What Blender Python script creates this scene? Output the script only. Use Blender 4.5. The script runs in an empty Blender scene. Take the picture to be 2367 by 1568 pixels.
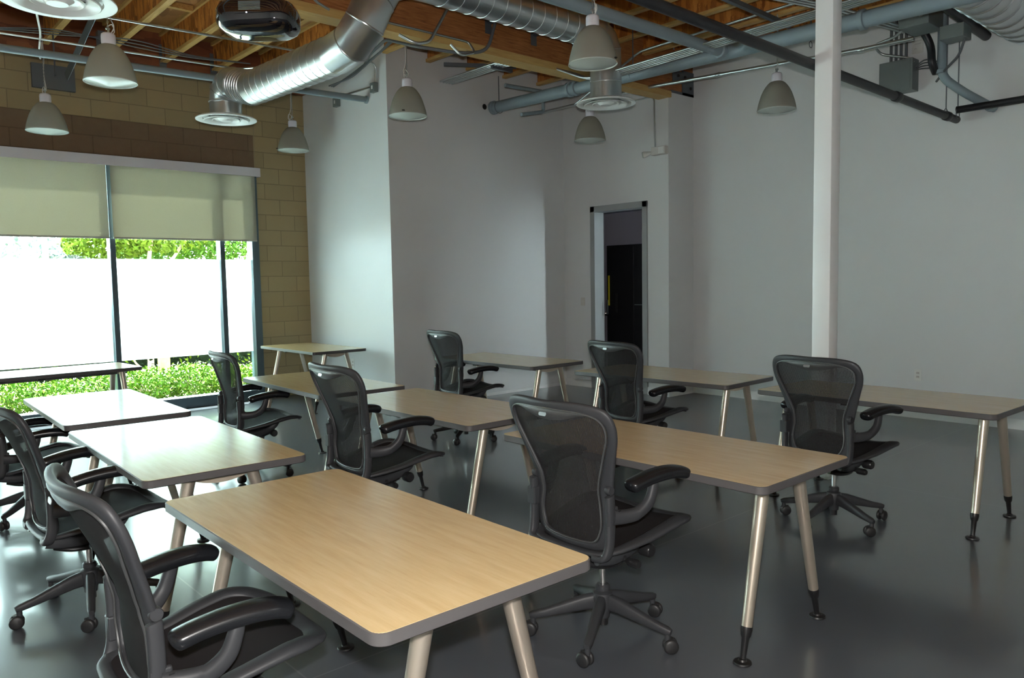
import bpy, math, random
from math import pi, sin, cos, radians as R
from mathutils import Vector, Matrix
random.seed(7)
D = bpy.data
COL = bpy.context.scene.collection

# ------------------------------------------------------------------ materials
def mat(name, color, rough=.5, metal=0., **kw):
    m = D.materials.new(name); m.use_nodes = True
    nt = m.node_tree; b = nt.nodes['Principled BSDF']
    b.inputs['Base Color'].default_value = (*color, 1)
    b.inputs['Roughness'].default_value = rough
    b.inputs['Metallic'].default_value = metal
    for k, v in kw.items():
        b.inputs[k.replace('_', ' ')].default_value = v
    return m
def N(m, t, **kw):
    n = m.node_tree.nodes.new(t)
    for k, v in kw.items(): setattr(n, k, v)
    return n
def L(m, a, b): m.node_tree.links.new(a, b)
def bsdf(m): return m.node_tree.nodes['Principled BSDF']
def coords(m, scale=(1, 1, 1), rot=(0, 0, 0)):
    tc = N(m, 'ShaderNodeTexCoord'); mp = N(m, 'ShaderNodeMapping')
    mp.inputs['Scale'].default_value = scale; mp.inputs['Rotation'].default_value = rot
    L(m, tc.outputs['Object'], mp.inputs['Vector']); return mp.outputs['Vector']
def ramp(m, fac, stops):
    r = N(m, 'ShaderNodeValToRGB'); e = r.color_ramp.elements
    while len(e) < len(stops): e.new(.5)
    for i, (p, c) in enumerate(stops): e[i].position = p; e[i].color = (*c, 1)
    L(m, fac, r.inputs['Fac']); return r.outputs['Color']
def noise(m, vec, scale, detail=3, rough=.5):
    n = N(m, 'ShaderNodeTexNoise'); n.inputs['Scale'].default_value = scale
    n.inputs['Detail'].default_value = detail; n.inputs['Roughness'].default_value = rough
    L(m, vec, n.inputs['Vector']); return n.outputs['Fac']
def bump(m, h, strength=.2, dist=.01):
    b = N(m, 'ShaderNodeBump'); b.inputs['Strength'].default_value = strength; b.inputs['Distance'].default_value = dist
    L(m, h, b.inputs['Height']); L(m, b.outputs['Normal'], bsdf(m).inputs['Normal'])
def mixc(m, fac, a, b):
    x = N(m, 'ShaderNodeMix', data_type='RGBA')
    if isinstance(fac, (int, float)): x.inputs[0].default_value = fac
    else: L(m, fac, x.inputs[0])
    for s, v in ((6, a), (7, b)):
        if isinstance(v, tuple): x.inputs[s].default_value = (*v, 1)
        else: L(m, v, x.inputs[s])
    return x.outputs[2]
def math_(m, op, a, b=None, c=None):
    x = N(m, 'ShaderNodeMath', operation=op)
    for i, v in enumerate((a, b, c)):
        if v is None: continue
        if isinstance(v, (int, float)): x.inputs[i].default_value = v
        else: L(m, v, x.inputs[i])
    return x.outputs[0]

M = {}
# painted drywall
def paint(name, c, rough=.55):
    m = mat(name, c, rough); v = coords(m)
    L(m, mixc(m, noise(m, v, 1.3, 4), tuple(x*.965 for x in c), tuple(min(1, x*1.03) for x in c)), bsdf(m).inputs['Base Color'])
    bump(m, noise(m, v, 90, 2), .06, .004); return m
M['wall'] = paint('white_paint', (.69, .71, .715), .52)
M['column'] = paint('column_paint', (.80, .82, .83), .4)
M['basewhite'] = paint('baseboard_paint', (.78, .80, .80), .4)
M['trimwhite'] = paint('fascia_white', (.62, .61, .66), .4)
# floor : sealed concrete with saw-cut joints
m = M['floor'] = mat('sealed_concrete', (.1, .11, .12), .28); v = coords(m)
c1 = ramp(m, noise(m, v, .9, 3, .5), [(.3, (.066, .076, .092)), (.5, (.073, .083, .100)), (.72, (.082, .092, .108))])
c2 = mixc(m, math_(m, 'MULTIPLY', noise(m, v, 9, 3, .5), .10), c1, (.15, .16, .165))
sp = N(m, 'ShaderNodeSeparateXYZ'); L(m, v, sp.inputs[0])
jx = None
for ax, ps in ((0, (1.3, 5.59, 9.9)), (1, (2.67, 7.0, -1.6))):
    for p in ps:
        d = math_(m, 'LESS_THAN', math_(m, 'ABSOLUTE', math_(m, 'SUBTRACT', sp.outputs[ax], p)), .0038)
        jx = d if jx is None else math_(m, 'MAXIMUM', jx, d)
L(m, mixc(m, math_(m, 'MULTIPLY', jx, .45), c2, (.22, .23, .23)), bsdf(m).inputs['Base Color'])
bsdf(m).inputs['IOR'].default_value = 1.7; bsdf(m).inputs['Coat Weight'].default_value = .5; bsdf(m).inputs['Coat Roughness'].default_value = .10; bsdf(m).inputs['Coat IOR'].default_value = 1.6
# concrete block
m = M['block'] = mat('tan_concrete_block', (.4, .33, .2), .85); tc = N(m, 'ShaderNodeTexCoord')
sp = N(m, 'ShaderNodeSeparateXYZ'); L(m, tc.outputs['Object'], sp.inputs[0])
cb = N(m, 'ShaderNodeCombineXYZ'); L(m, sp.outputs[0], cb.inputs[0]); L(m, sp.outputs[2], cb.inputs[1])
br = N(m, 'ShaderNodeTexBrick', offset=.5, squash=1)
for k, vv in (('Scale', 1), ('Mortar Size', .006), ('Mortar Smooth', .3), ('Bias', 0), ('Brick Width', .406), ('Row Height', .203)): br.inputs[k].default_value = vv
br.inputs['Color1'].default_value = (.40, .32, .175, 1); br.inputs['Color2'].default_value = (.34, .275, .15, 1); br.inputs['Mortar'].default_value = (.23, .19, .11, 1)
L(m, cb.outputs[0], br.inputs['Vector'])
br2 = N(m, 'ShaderNodeTexBrick', offset=.5, squash=1)
for k, vv in (('Scale', 1), ('Mortar Size', .006), ('Mortar Smooth', .3), ('Bias', 0), ('Brick Width', .406), ('Row Height', .203)): br2.inputs[k].default_value = vv
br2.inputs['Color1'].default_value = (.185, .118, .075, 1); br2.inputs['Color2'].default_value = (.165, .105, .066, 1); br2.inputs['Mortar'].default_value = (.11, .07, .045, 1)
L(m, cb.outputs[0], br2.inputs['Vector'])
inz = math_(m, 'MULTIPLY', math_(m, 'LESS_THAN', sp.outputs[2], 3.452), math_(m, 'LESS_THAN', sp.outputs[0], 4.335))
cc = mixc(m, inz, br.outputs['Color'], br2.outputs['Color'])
nn = noise(m, tc.outputs['Object'], 14, 6, .75)
cj = math_(m, 'MULTIPLY', math_(m, 'LESS_THAN', math_(m, 'ABSOLUTE', math_(m, 'SUBTRACT', sp.outputs[0], 4.345)), .006), .8)
cc = mixc(m, cj, cc, (.30, .26, .17))
L(m, mixc(m, math_(m, 'MULTIPLY', nn, .35), cc, (.30, .235, .125)), bsdf(m).inputs['Base Color'])
bump(m, math_(m, 'ADD', math_(m, 'MULTIPLY', br.outputs['Fac'], -1.), math_(m, 'MULTIPLY', nn, .35)), .5, .006)
# wood
def osb(name, a, b, c, scale, stretch=(1, 1, 1), rough=.6):
    m = mat(name, b, rough); v = coords(m, stretch)
    vo = N(m, 'ShaderNodeTexVoronoi', feature='F1'); vo.inputs['Scale'].default_value = scale
    nz = noise(m, v, scale*.5, 5, .7)
    va = N(m, 'ShaderNodeVectorMath', operation='ADD'); L(m, v, va.inputs[0])
    cm = N(m, 'ShaderNodeCombineXYZ')
    for i in range(3): L(m, math_(m, 'MULTIPLY', nz, .12), cm.inputs[i])
    L(m, cm.outputs[0], va.inputs[1]); L(m, va.outputs[0], vo.inputs['Vector'])
    sx = N(m, 'ShaderNodeSeparateXYZ'); L(m, vo.outputs['Color'], sx.inputs[0])
    f = math_(m, 'ADD', math_(m, 'MULTIPLY', sx.outputs[0], .6), math_(m, 'MULTIPLY', nz, .5))
    L(m, ramp(m, f, [(.15, a), (.5, b), (.9, c)]), bsdf(m).inputs['Base Color'])
    bump(m, sx.outputs[0], .15, .003); return m
M['web'] = osb('strand_board_web', (.16, .042, .006), (.44, .145, .020), (.66, .27, .05), 22, (1, 1, .28))
m = M['girder'] = mat('laminated_strand_girder', (.44, .2, .08), .6); v = coords(m, (3, 40, 40))
L(m, ramp(m, noise(m, v, 1.6, 5, .65), [(.28, (.13, .042, .012)), (.45, (.31, .115, .030)), (.6, (.40, .16, .048)), (.8, (.56, .27, .09))]), bsdf(m).inputs['Base Color'])
bump(m, noise(m, v, 1.6, 4), .2, .004)
M['deck'] = osb('strand_board_deck', (.20, .08, .02), (.34, .155, .045), (.46, .23, .07), 9, (1, .5, 1))
M['rim'] = osb('rim_board_red', (.12, .032, .012), (.21, .062, .022), (.28, .10, .034), 12, (.3, 1, 1))
m = M['lumber'] = mat('flange_lumber', (.6, .4, .17), .55); v = coords(m, (5, .5, 5))
L(m, ramp(m, noise(m, v, 8, 5, .6), [(.3, (.42, .24, .07)), (.55, (.58, .36, .115)), (.75, (.66, .44, .17))]), bsdf(m).inputs['Base Color'])
m = M['lumberx'] = mat('girder_flange_lumber', (.6, .4, .17), .55); v = coords(m, (.5, 5, 5))
L(m, ramp(m, noise(m, v, 8, 5, .6), [(.3, (.46, .28, .085)), (.55, (.56, .36, .12)), (.75, (.62, .41, .15))]), bsdf(m).inputs['Base Color'])
# maple laminate top
m = M['maple'] = mat('maple_laminate', (.7, .53, .3), .22); v = coords(m, (7, .55, 1))
f1 = noise(m, v, 7, 6, .6)
v2 = coords(m, (28, 1.0, 1)); f2 = noise(m, v2, 14, 3, .6)
c1 = ramp(m, f1, [(.25, (.60, .445, .225)), (.5, (.665, .505, .268)), (.75, (.72, .56, .315))])
L(m, mixc(m, math_(m, 'MULTIPLY', math_(m, 'GREATER_THAN', f2, .63), .25), c1, (.53, .35, .165)), bsdf(m).inputs['Base Color'])
bsdf(m).inputs['Coat Weight'].default_value = .3; bsdf(m).inputs['Coat Roughness'].default_value = .1
M['edge'] = mat('grey_edge_band', (.088, .084, .085), .42)
M['under'] = mat('dark_underside', (.09, .085, .08), .6)
M['champ'] = mat('champagne_metal', (.56, .49, .40), .33, .75)
M['champ2'] = mat('champagne_paint', (.50, .43, .34), .4, .3)
M['blackpl'] = mat('black_plastic', (.012, .012, .013), .38)
M['rubber'] = mat('caster_rubber', (.018, .018, .019), .45)
m = M['graph'] = mat('graphite_nylon', (.037, .039, .043), .48, Specular_IOR_Level=.35); bump(m, noise(m, coords(m), 700, 1), .08, .001)
M['padblk'] = mat('black_arm_vinyl', (.010, .011, .013), .26, Specular_IOR_Level=.4)
M['mech'] = mat('black_mechanism', (.016, .016, .017), .28)
M['head'] = mat('flash_lit_graphite', (.055, .057, .058), .42)  # paler than the graphite frame: flash light on the panel painted into the colour
M['badge'] = mat('silver_badge', (.22, .23, .24), .3, .5)
M['chrome'] = mat('chrome', (.75, .73, .70), .12, 1)
# woven suspension fabric, partly see-through
def mesh_fabric(name, c, open_):
    m = mat(name, c, .8, Specular_IOR_Level=.08); nt = m.node_tree; out = nt.nodes['Material Output']
    tr = N(m, 'ShaderNodeBsdfTransparent'); mx = N(m, 'ShaderNodeMixShader')
    v = coords(m); w = N(m, 'ShaderNodeTexWave', wave_type='BANDS', bands_direction='Y'); w.inputs['Scale'].default_value = 42; L(m, v, w.inputs['Vector'])
    w2 = noise(m, coords(m, (1, 1, 1)), 260, 1)
    f = math_(m, 'ADD', math_(m, 'MULTIPLY', w.outputs['Fac'], open_*1.0), math_(m, 'MULTIPLY', w2, open_))
    lw = N(m, 'ShaderNodeLayerWeight'); lw.inputs[0].default_value = .5
    f = math_(m, 'MULTIPLY', f, math_(m, 'SUBTRACT', 1.05, lw.outputs['Facing']))
    L(m, f, mx.inputs[0]); L(m, bsdf(m).outputs[0], mx.inputs[1]); L(m, tr.outputs[0], mx.inputs[2]); L(m, mx.outputs[0], out.inputs['Surface'])
    return m
M['pell'] = mesh_fabric('black_back_mesh', (.026, .025, .026), .17)
M['pells'] = mesh_fabric('black_seat_mesh', (.020, .018, .019), .04)
# metals overhead
m = M['galv'] = mat('galvanised_sheet', (.62, .66, .68), .28, .92); v = coords(m)
vo = N(m, 'ShaderNodeTexVoronoi'); vo.inputs['Scale'].default_value = 26; L(m, v, vo.inputs['Vector'])
sx = N(m, 'ShaderNodeSeparateXYZ'); L(m, vo.outputs['Color'], sx.inputs[0])
M['emt'] = mat('galvanised_conduit', (.60, .65, .66), .3, .9)
M['strut'] = mat('grey_strut', (.16, .18, .20), .45, .6)
M['bluepipe'] = mat('grey_blue_pipe_paint', (.24, .31, .345), .45)
M['blackpipe'] = mat('black_iron_pipe', (.022, .024, .028), .4, .2)
M['panel'] = mat('grey_panel_paint', (.17, .20, .20), .45)
M['cord'] = mat('white_cord', (.72, .72, .70), .5)
M['gcord'] = mat('grey_cable', (.12, .13, .14), .5)
M['diff'] = mat('white_diffuser', (.80, .83, .82), .3)
M['socket'] = mat('white_socket', (.74, .74, .82), .3)
# lamp shade : ribbed translucent acrylic
m = M['shade'] = mat('ribbed_acrylic', (.62, .62, .56), .25); nt = m.node_tree
tl = N(m, 'ShaderNodeBsdfTranslucent'); tl.inputs['Color'].default_value = (.66, .67, .60, 1)
tr = N(m, 'ShaderNodeBsdfTransparent'); mx = N(m, 'ShaderNodeMixShader'); mx2 = N(m, 'ShaderNodeMixShader')
bsdf(m).inputs['Base Color'].default_value = (.50, .49, .43, 1)
mx.inputs[0].default_value = .42; L(m, bsdf(m).outputs[0], mx.inputs[1]); L(m, tl.outputs[0], mx.inputs[2])
mx2.inputs[0].default_value = .16; L(m, mx.outputs[0], mx2.inputs[1]); L(m, tr.outputs[0], mx2.inputs[2]); L(m, mx2.outputs[0], nt.nodes['Material Output'].inputs['Surface'])
m = M['lens'] = mat('frosted_lens', (.60, .66, .62), .22); tr = N(m, 'ShaderNodeBsdfTransparent'); mx = N(m, 'ShaderNodeMixShader'); mx.inputs[0].default_value = .15
L(m, bsdf(m).outputs[0], mx.inputs[1]); L(m, tr.outputs[0], mx.inputs[2]); L(m, mx.outputs[0], m.node_tree.nodes['Material Output'].inputs['Surface'])
M['gloss'] = mat('piano_black', (.006, .006, .008), .06, 0, Coat_Weight=1., Coat_Roughness=.03)
M['mirror'] = mat('smoked_mirror', (.55, .58, .60), .03, 1)
M['led'] = mat('led', (1, 1, 1), .3, 0); bsdf(M['led']).inputs['Emission Color'].default_value = (.6, .7, 1, 1); bsdf(M['led']).inputs['Emission Strength'].default_value = 8
# window
M['frame'] = mat('dark_grey_aluminium', (.085, .12, .14), .35, .5)
def thin(name, tint, refl):
    m = mat(name, (1, 1, 1), 0); nt = m.node_tree
    tr = N(m, 'ShaderNodeBsdfTransparent'); tr.inputs[0].default_value = (*tint, 1); gl = N(m, 'ShaderNodeBsdfGlossy'); gl.inputs['Roughness'].default_value = .01
    fr = N(m, 'ShaderNodeFresnel'); fr.inputs['IOR'].default_value = 1.45; mx = N(m, 'ShaderNodeMixShader')
    L(m, math_(m, 'MULTIPLY', fr.outputs[0], refl), mx.inputs[0]); L(m, tr.outputs[0], mx.inputs[1]); L(m, gl.outputs[0], mx.inputs[2]); L(m, mx.outputs[0], nt.nodes['Material Output'].inputs['Surface'])
    return m
M['glass'] = thin('window_glass', (.90, .95, .94), .8)
def transl(name, c, f_tr, dc, f_diff, vary=0):
    m = mat(name, dc, .6); nt = m.node_tree
    tl = N(m, 'ShaderNodeBsdfTranslucent'); tl.inputs[0].default_value = (*c, 1); tr = N(m, 'ShaderNodeBsdfTransparent')
    a = N(m, 'ShaderNodeMixShader'); b = N(m, 'ShaderNodeMixShader'); a.inputs[0].default_value = f_diff; b.inputs[0].default_value = f_tr
    L(m, tl.outputs[0], a.inputs[1]); L(m, bsdf(m).outputs[0], a.inputs[2]); L(m, a.outputs[0], b.inputs[1]); L(m, tr.outputs[0], b.inputs[2])
    L(m, b.outputs[0], nt.nodes['Material Output'].inputs['Surface'])
    if vary:
        n = noise(m, coords(m, (1, 1, .35)), 180, 2); L(m, math_(m, 'MULTIPLY', math_(m, 'POWER', n, 2.), f_tr*3.2), b.inputs[0])
    return m
M['film'] = transl('frosted_film', (.80, .84, .85), .04, (.8, .82, .82), .12)
M['blind'] = transl('woven_roller_fabric', (.25, .24, .185), .030, (.52, .52, .44), .5, 1)
M['hem'] = mat('blind_hem', (.42, .42, .38), .5)
M['doorframe'] = mat('grey_metal_frame', (.33, .35, .355), .4)
M['doorleaf'] = mat('dark_grey_door', (.11, .11, .125), .5)
M['closet'] = mat('closet_wall', (.42, .40, .46), .7)
M['rack'] = mat('black_rack', (.006, .006, .007), .5)
M['yellow'] = mat('yellow_label', (.75, .62, .03), .5)
M['plate'] = mat('ivory_plate', (.62, .60, .57), .4)
M['plateg'] = mat('white_plate', (.74, .75, .73), .4)
M['dark'] = mat('dark_slot', (.02, .02, .02), .6)
M['bracket'] = mat('steel_bracket', (.14, .16, .18), .5, .5)
m = M['paper'] = mat('notice_paper', (.62, .62, .58), .7)
# outside
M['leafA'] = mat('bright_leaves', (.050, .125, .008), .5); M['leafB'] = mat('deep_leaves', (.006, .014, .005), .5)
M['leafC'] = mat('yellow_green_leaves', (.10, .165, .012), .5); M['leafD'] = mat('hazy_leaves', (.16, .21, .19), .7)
M['petal'] = mat('white_petals', (.26, .25, .22), .5)
M['bark'] = mat('pale_bark', (.42, .33, .26), .8); M['post'] = mat('stake_wood', (.62, .42, .17), .7)
for k in ('leafA', 'leafB', 'leafC', 'leafD', 'petal', 'bark', 'post'):
    m = M[k]; bsdf(m).inputs['Specular IOR Level'].default_value = .1; bsdf(m).inputs['Roughness'].default_value = .8; c = tuple(bsdf(m).inputs['Base Color'].default_value)[:3]
    L(m, mixc(m, noise(m, coords(m), 11, 3), tuple(x*.6 for x in c), tuple(min(1, x*1.25) for x in c)), bsdf(m).inputs['Base Color'])
m = M['soil'] = mat('bark_mulch', (.16, .11, .07), .9); L(m, ramp(m, noise(m, coords(m), 30, 5), [(.3, (.08, .055, .035)), (.7, (.24, .17, .11))]), bsdf(m).inputs['Base Color'])

# ------------------------------------------------------------------ mesh helpers
class MB:
    def __init__(s): s.v = []; s.f = []; s.m = []; s.mi = 0
    def add(s, vs, fs):
        o = len(s.v); s.v += [tuple(x) for x in vs]; s.f += [tuple(i+o for i in f) for f in fs]; s.m += [s.mi]*len(fs); return s
    def box(s, a, b):
        x0, y0, z0 = a; x1, y1, z1 = b
        return s.add([(x0, y0, z0), (x1, y0, z0), (x1, y1, z0), (x0, y1, z0), (x0, y0, z1), (x1, y0, z1), (x1, y1, z1), (x0, y1, z1)],
                     [(3, 2, 1, 0), (4, 5, 6, 7), (0, 1, 5, 4), (1, 2, 6, 5), (2, 3, 7, 6), (3, 0, 4, 7)])
    def bar(s, p, q, w, h, up=(0, 0, 1)):
        p, q = Vector(p), Vector(q); d = (q-p).normalized(); u = Vector(up); a = d.cross(u)
        if a.length < 1e-4: a = d.cross(Vector((1, 0, 0)))
        a.normalize(); b = a.cross(d); vs = []
        for c in (p, q):
            for i, j in ((-1, -1), (1, -1), (1, 1), (-1, 1)): vs.append(c+a*(i*w/2)+b*(j*h/2))
        return s.add(vs, [(3, 2, 1, 0), (4, 5, 6, 7), (0, 1, 5, 4), (1, 2, 6, 5), (2, 3, 7, 6), (3, 0, 4, 7)])
    def sweep(s, pts, ra, rb=None, n=12, ups=None, closed=False, caps=True, power=2.):
        pts = [Vector(p) for p in pts]; k = len(pts)
        ra = ra if isinstance(ra, (list, tuple)) else [ra]*k
        rb = ra if rb is None else (rb if isinstance(rb, (list, tuple)) else [rb]*k)
        vs = []; prev = None
        for i, p in enumerate(pts):
            t = (pts[(i+1) % k]-pts[i-1]) if closed else (pts[min(i+1, k-1)]-pts[max(i-1, 0)])
            t.normalize()
            if ups is not None: u = Vector(ups[i]) if isinstance(ups[0], (list, tuple, Vector)) else Vector(ups)
            elif prev is None: u = Vector((0, 0, 1)) if abs(t.z) < .9 else Vector((1, 0, 0))
            else: u = prev
            u = u-t*u.dot(t); u.normalize(); prev = u; a = t.cross(u)
            for j in range(n):
                th = 2*pi*j/n; c, d = cos(th), sin(th)
                if power != 2.: c = math.copysign(abs(c)**(2/power), c); d = math.copysign(abs(d)**(2/power), d)
                vs.append(p+a*(ra[i]*c)+u*(rb[i]*d))
        fs = []
        for i in range(k if closed else k-1):
            o, q = i*n, ((i+1) % k)*n
            for j in range(n): fs.append((o+j, o+(j+1) % n, q+(j+1) % n, q+j))
        if caps and not closed: fs += [tuple(range(n-1, -1, -1)), tuple(range((k-1)*n, k*n))]
        return s.add(vs, fs)
    def cyl(s, p, q, r, r2=None, n=16): return s.sweep([p, q], [r, r if r2 is None else r2], n=n)
    def lathe(s, prof, c=(0, 0, 0), n=32, axis='z'):
        vs = []
        for r, z in prof:
            for j in range(n):
                t = 2*pi*j/n; p = (r*cos(t), r*sin(t), z)
                if axis == 'y': p = (r*cos(t), z, r*sin(t))
                if axis == 'x': p = (z, r*cos(t), r*sin(t))
                vs.append((p[0]+c[0], p[1]+c[1], p[2]+c[2]))
        fs = []
        for i in range(len(prof)-1):
            for j in range(n): fs.append((i*n+j, i*n+(j+1) % n, (i+1)*n+(j+1) % n, (i+1)*n+j))
        return s.add(vs, fs)
    def prism(s, poly, z0, z1, inv=False):
        n = len(poly); vs = [(x, y, z0) for x, y in poly]+[(x, y, z1) for x, y in poly]
        fs = [tuple(range(n-1, -1, -1)), tuple(range(n, 2*n))]+[(i, (i+1) % n, n+(i+1) % n, n+i) for i in range(n)]
        return s.add(vs, fs)
    def grid(s, rows):
        n = len(rows[0]); vs = [p for r in rows for p in r]
        return s.add(vs, [(i*n+j, i*n+j+1, (i+1)*n+j+1, (i+1)*n+j) for i in range(len(rows)-1) for j in range(n-1)])
    def xform(s, mtx): s.v = [tuple(mtx @ Vector(p)) for p in s.v]; return s
    def build(s, name, mats, parent=None, smooth=True, loc=None, angle=38, bevel=0):
        me = D.meshes.new(name); me.from_pydata(s.v, [], s.f); me.update()
        for x in (mats if isinstance(mats, list) else [mats]): me.materials.append(M[x])
        me.polygons.foreach_set('material_index', s.m)
        if smooth: me.polygons.foreach_set('use_smooth', [True]*len(me.polygons)); me.set_sharp_from_angle(angle=R(angle))
        o = D.objects.new(name, me); COL.objects.link(o)
        if parent is not None: o.parent = parent
        if loc: o.location = loc
        if bevel:
            b = o.modifiers.new('edge', 'BEVEL'); b.width = bevel; b.segments = 2; b.limit_method = 'ANGLE'
        return o
def cr(pts, k=6, closed=False):
    P = [Vector(p) for p in pts]; n = len(P); out = []
    for i in range(n if closed else n-1):
        g = (lambda j: P[j % n]) if closed else (lambda j: P[max(0, min(n-1, j))])
        a, b, c, d = g(i-1), g(i), g(i+1), g(i+2)
        for q in range(k):
            t = q/k; out.append(.5*((2*b)+(c-a)*t+(2*a-5*b+4*c-d)*t*t+(3*b-a-3*c+d)*t**3))
    if not closed: out.append(P[-1])
    return out
def interp(tab, x):
    if x <= tab[0][0]: return tab[0][1]
    for (a, u), (b, w) in zip(tab, tab[1:]):
        if x <= b: return u+(w-u)*(x-a)/(b-a)
    return tab[-1][1]
def rrect(x0, y0, x1, y1, r, k=5):
    out = []
    for cx, cy, a in ((x1-r, y1-r, 0), (x0+r, y1-r, 90), (x0+r, y0+r, 180), (x1-r, y0+r, 270)):
        for i in range(k+1): t = R(a+90*i/k); out.append((cx+r*cos(t), cy+r*sin(t)))
    return out
def tag(o, label=None, cat=None, group=None, kind=None):
    for k, v in (('label', label), ('category', cat), ('group', group), ('kind', kind)):
        if v: o[k] = v
    return o
def empty(name, loc=(0, 0, 0), rz=0, **kw):
    o = D.objects.new(name, None); COL.objects.link(o); o.location = loc; o.rotation_euler = (0, 0, rz); o.empty_display_size = .1
    return tag(o, **kw)
def copy_tree(o, parent=None):
    c = o.copy(); COL.objects.link(c)
    if parent is not None: c.parent = parent
    for ch in list(o.children): copy_tree(ch, c)
    return c
def struct(o): o['kind'] = 'structure'; return o

# ------------------------------------------------------------------ room shell
YW, X1, YA, X2, YB, X3 = 9.89, 5.06, 7.81, 7.97, 5.99, 8.49
XB, YN, ZT = -4.2, -4.2, 4.5
struct(MB().box((XB-.2, YN-.2, -.12), (11, YW+.02, 0)).build('floor', 'floor', smooth=False))
struct(MB().box((XB-.2, YN-.2, ZT), (11, YW+.25, ZT+.05)).build('ceiling', 'deck', smooth=False))
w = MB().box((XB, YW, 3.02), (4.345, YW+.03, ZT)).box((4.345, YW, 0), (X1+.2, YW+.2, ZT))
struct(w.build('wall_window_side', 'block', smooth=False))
w = MB().box((X1, YA, 0), (X1+.15, YW, ZT)); struct(w.build('wall_block_return', 'wall', smooth=False))
w = MB().box((X1+.15, YA, 0), (X2+.2, YA+.15, ZT)); struct(w.build('wall_back', 'wall', smooth=False))
# door wall with opening y 6.37..7.25, z<2.45
DY0, DY1, DZ = 6.37, 7.25, 2.45
w = MB().box((X2, YB, 0), (X2+.15, DY0, 3.80)).box((X2, DY1, 0), (X2+.15, YA, ZT)).box((X2, DY0, DZ), (X2+.15, DY1, 3.80)).box((X2, 6.12, 3.80), (X2+.15, DY1, ZT))
w.box((X2+.15, YB, 0), (X3+.1, YB+.12, 3.80)).box((X2+.15, 6.14, 3.80), (X3+.2, 6.24, ZT))
struct(w.build('wall_door', 'wall', smooth=False))
w = MB().box((X3, YN, 0), (X3+.2, YB, ZT)).box((X3, YB, 3.80), (X3+.2, 6.2, ZT)); struct(w.build('wall_right', 'wall', smooth=False))
w = MB().box((XB-.2, YN-.2, 0), (X3+.2, YN, ZT)); struct(w.build('wall_near', 'wall', smooth=False))
w = MB().box((XB-.2, YN, 0), (XB, YW+.2, ZT))
struct(w.build('wall_rear', 'wall', smooth=False))
# closet behind the door
w = MB().box((9.75, 5.8, 0), (9.85, 9.0, 3.2)).box((X3+.2, 6.11, 0), (9.75, 6.2, 3.2)).box((X2+.2, 8.9, 0), (9.85, 9.0, 3.2)).box((X2+.02, 6.0, 3.1), (9.9, 9.02, 3.2)).box((X2+.16, YA+.15, 0), (X2+.26, 9.0, 3.2)).box((X2+.16, 6.11, 2.6), (X2+.24, YA+.15, 3.2))
struct(w.build('wall_closet', 'closet', smooth=False))
bb = MB().box((X2-.012, YB-.012, 0), (X2, DY0-.05, .1)).box((X2-.012, DY1+.05, 0), (X2, YA, .1)).box((X2, YB-.012, 0), (X3, YB, .1))
struct(bb.build('baseboard_door_wall', 'basewhite', smooth=False))
struct(MB().box((X3-.012, YN, 0), (X3, YB, .1)).build('baseboard_right', 'basewhite', smooth=False))
struct(MB().box((X1, YA-.012, 0), (X2-.012, YA, .035)).build('baseboard_back', 'basewhite', smooth=False))
# small drilled hole in the back wall
h = MB().lathe([(0, -.002), (.034, -.002), (.036, 0)], (6.534, YA-.001, 3.747), 20, 'y'); struct(h.build('trim_1', 'dark'))

# white column
col = MB().prism(rrect(5.49, 2.69, 5.625, 2.825, .008, 2), .02, ZT).prism(rrect(5.475, 2.675, 5.64, 2.84, .004, 2), 0, .02)
tag(struct(col.build('column', 'column', angle=30)), 'square white steel column beside the table end', 'column')

# door
d = empty('door_1', (X2, 6.81, 0)); struct(d)
f = MB()
for y0, y1 in ((DY0-.05-6.81, DY0+.03-6.81), (DY1-.03-6.81, DY1+.05-6.81)): f.box((-.02, y0, 0), (.17, y1, DZ+.05))
f.box((-.02, DY0-.05-6.81, DZ-.03), (.17, DY1+.05-6.81, DZ+.05)).build('door_frame', 'doorframe', d, smooth=False, bevel=.004)
lf = MB().box((0, -.02, .01), (.80, .02, DZ-.035)); lf.xform(Matrix.Translation((.19, DY1-6.81+.005, 0)) @ Matrix.Rotation(R(43), 4, 'Z')); lf = lf.build('door_leaf', 'doorleaf', d, smooth=False)
h_ = MB().cyl((.73, -.06, 1.0), (.73, -.02, 1.0), .022).bar((.73, -.065, 1.0), (.61, -.065, 1.0), .018, .018); h_.xform(Matrix.Translation((.19, DY1-6.81+.005, 0)) @ Matrix.Rotation(R(43), 4, 'Z')); h_.build('door_handle', 'chrome', lf)
MB().box((.165, DY1-.10-6.81, 1.02), (.172, DY1-.07-6.81, 1.22)).build('strike_plate', 'dark', d, smooth=False)

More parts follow.
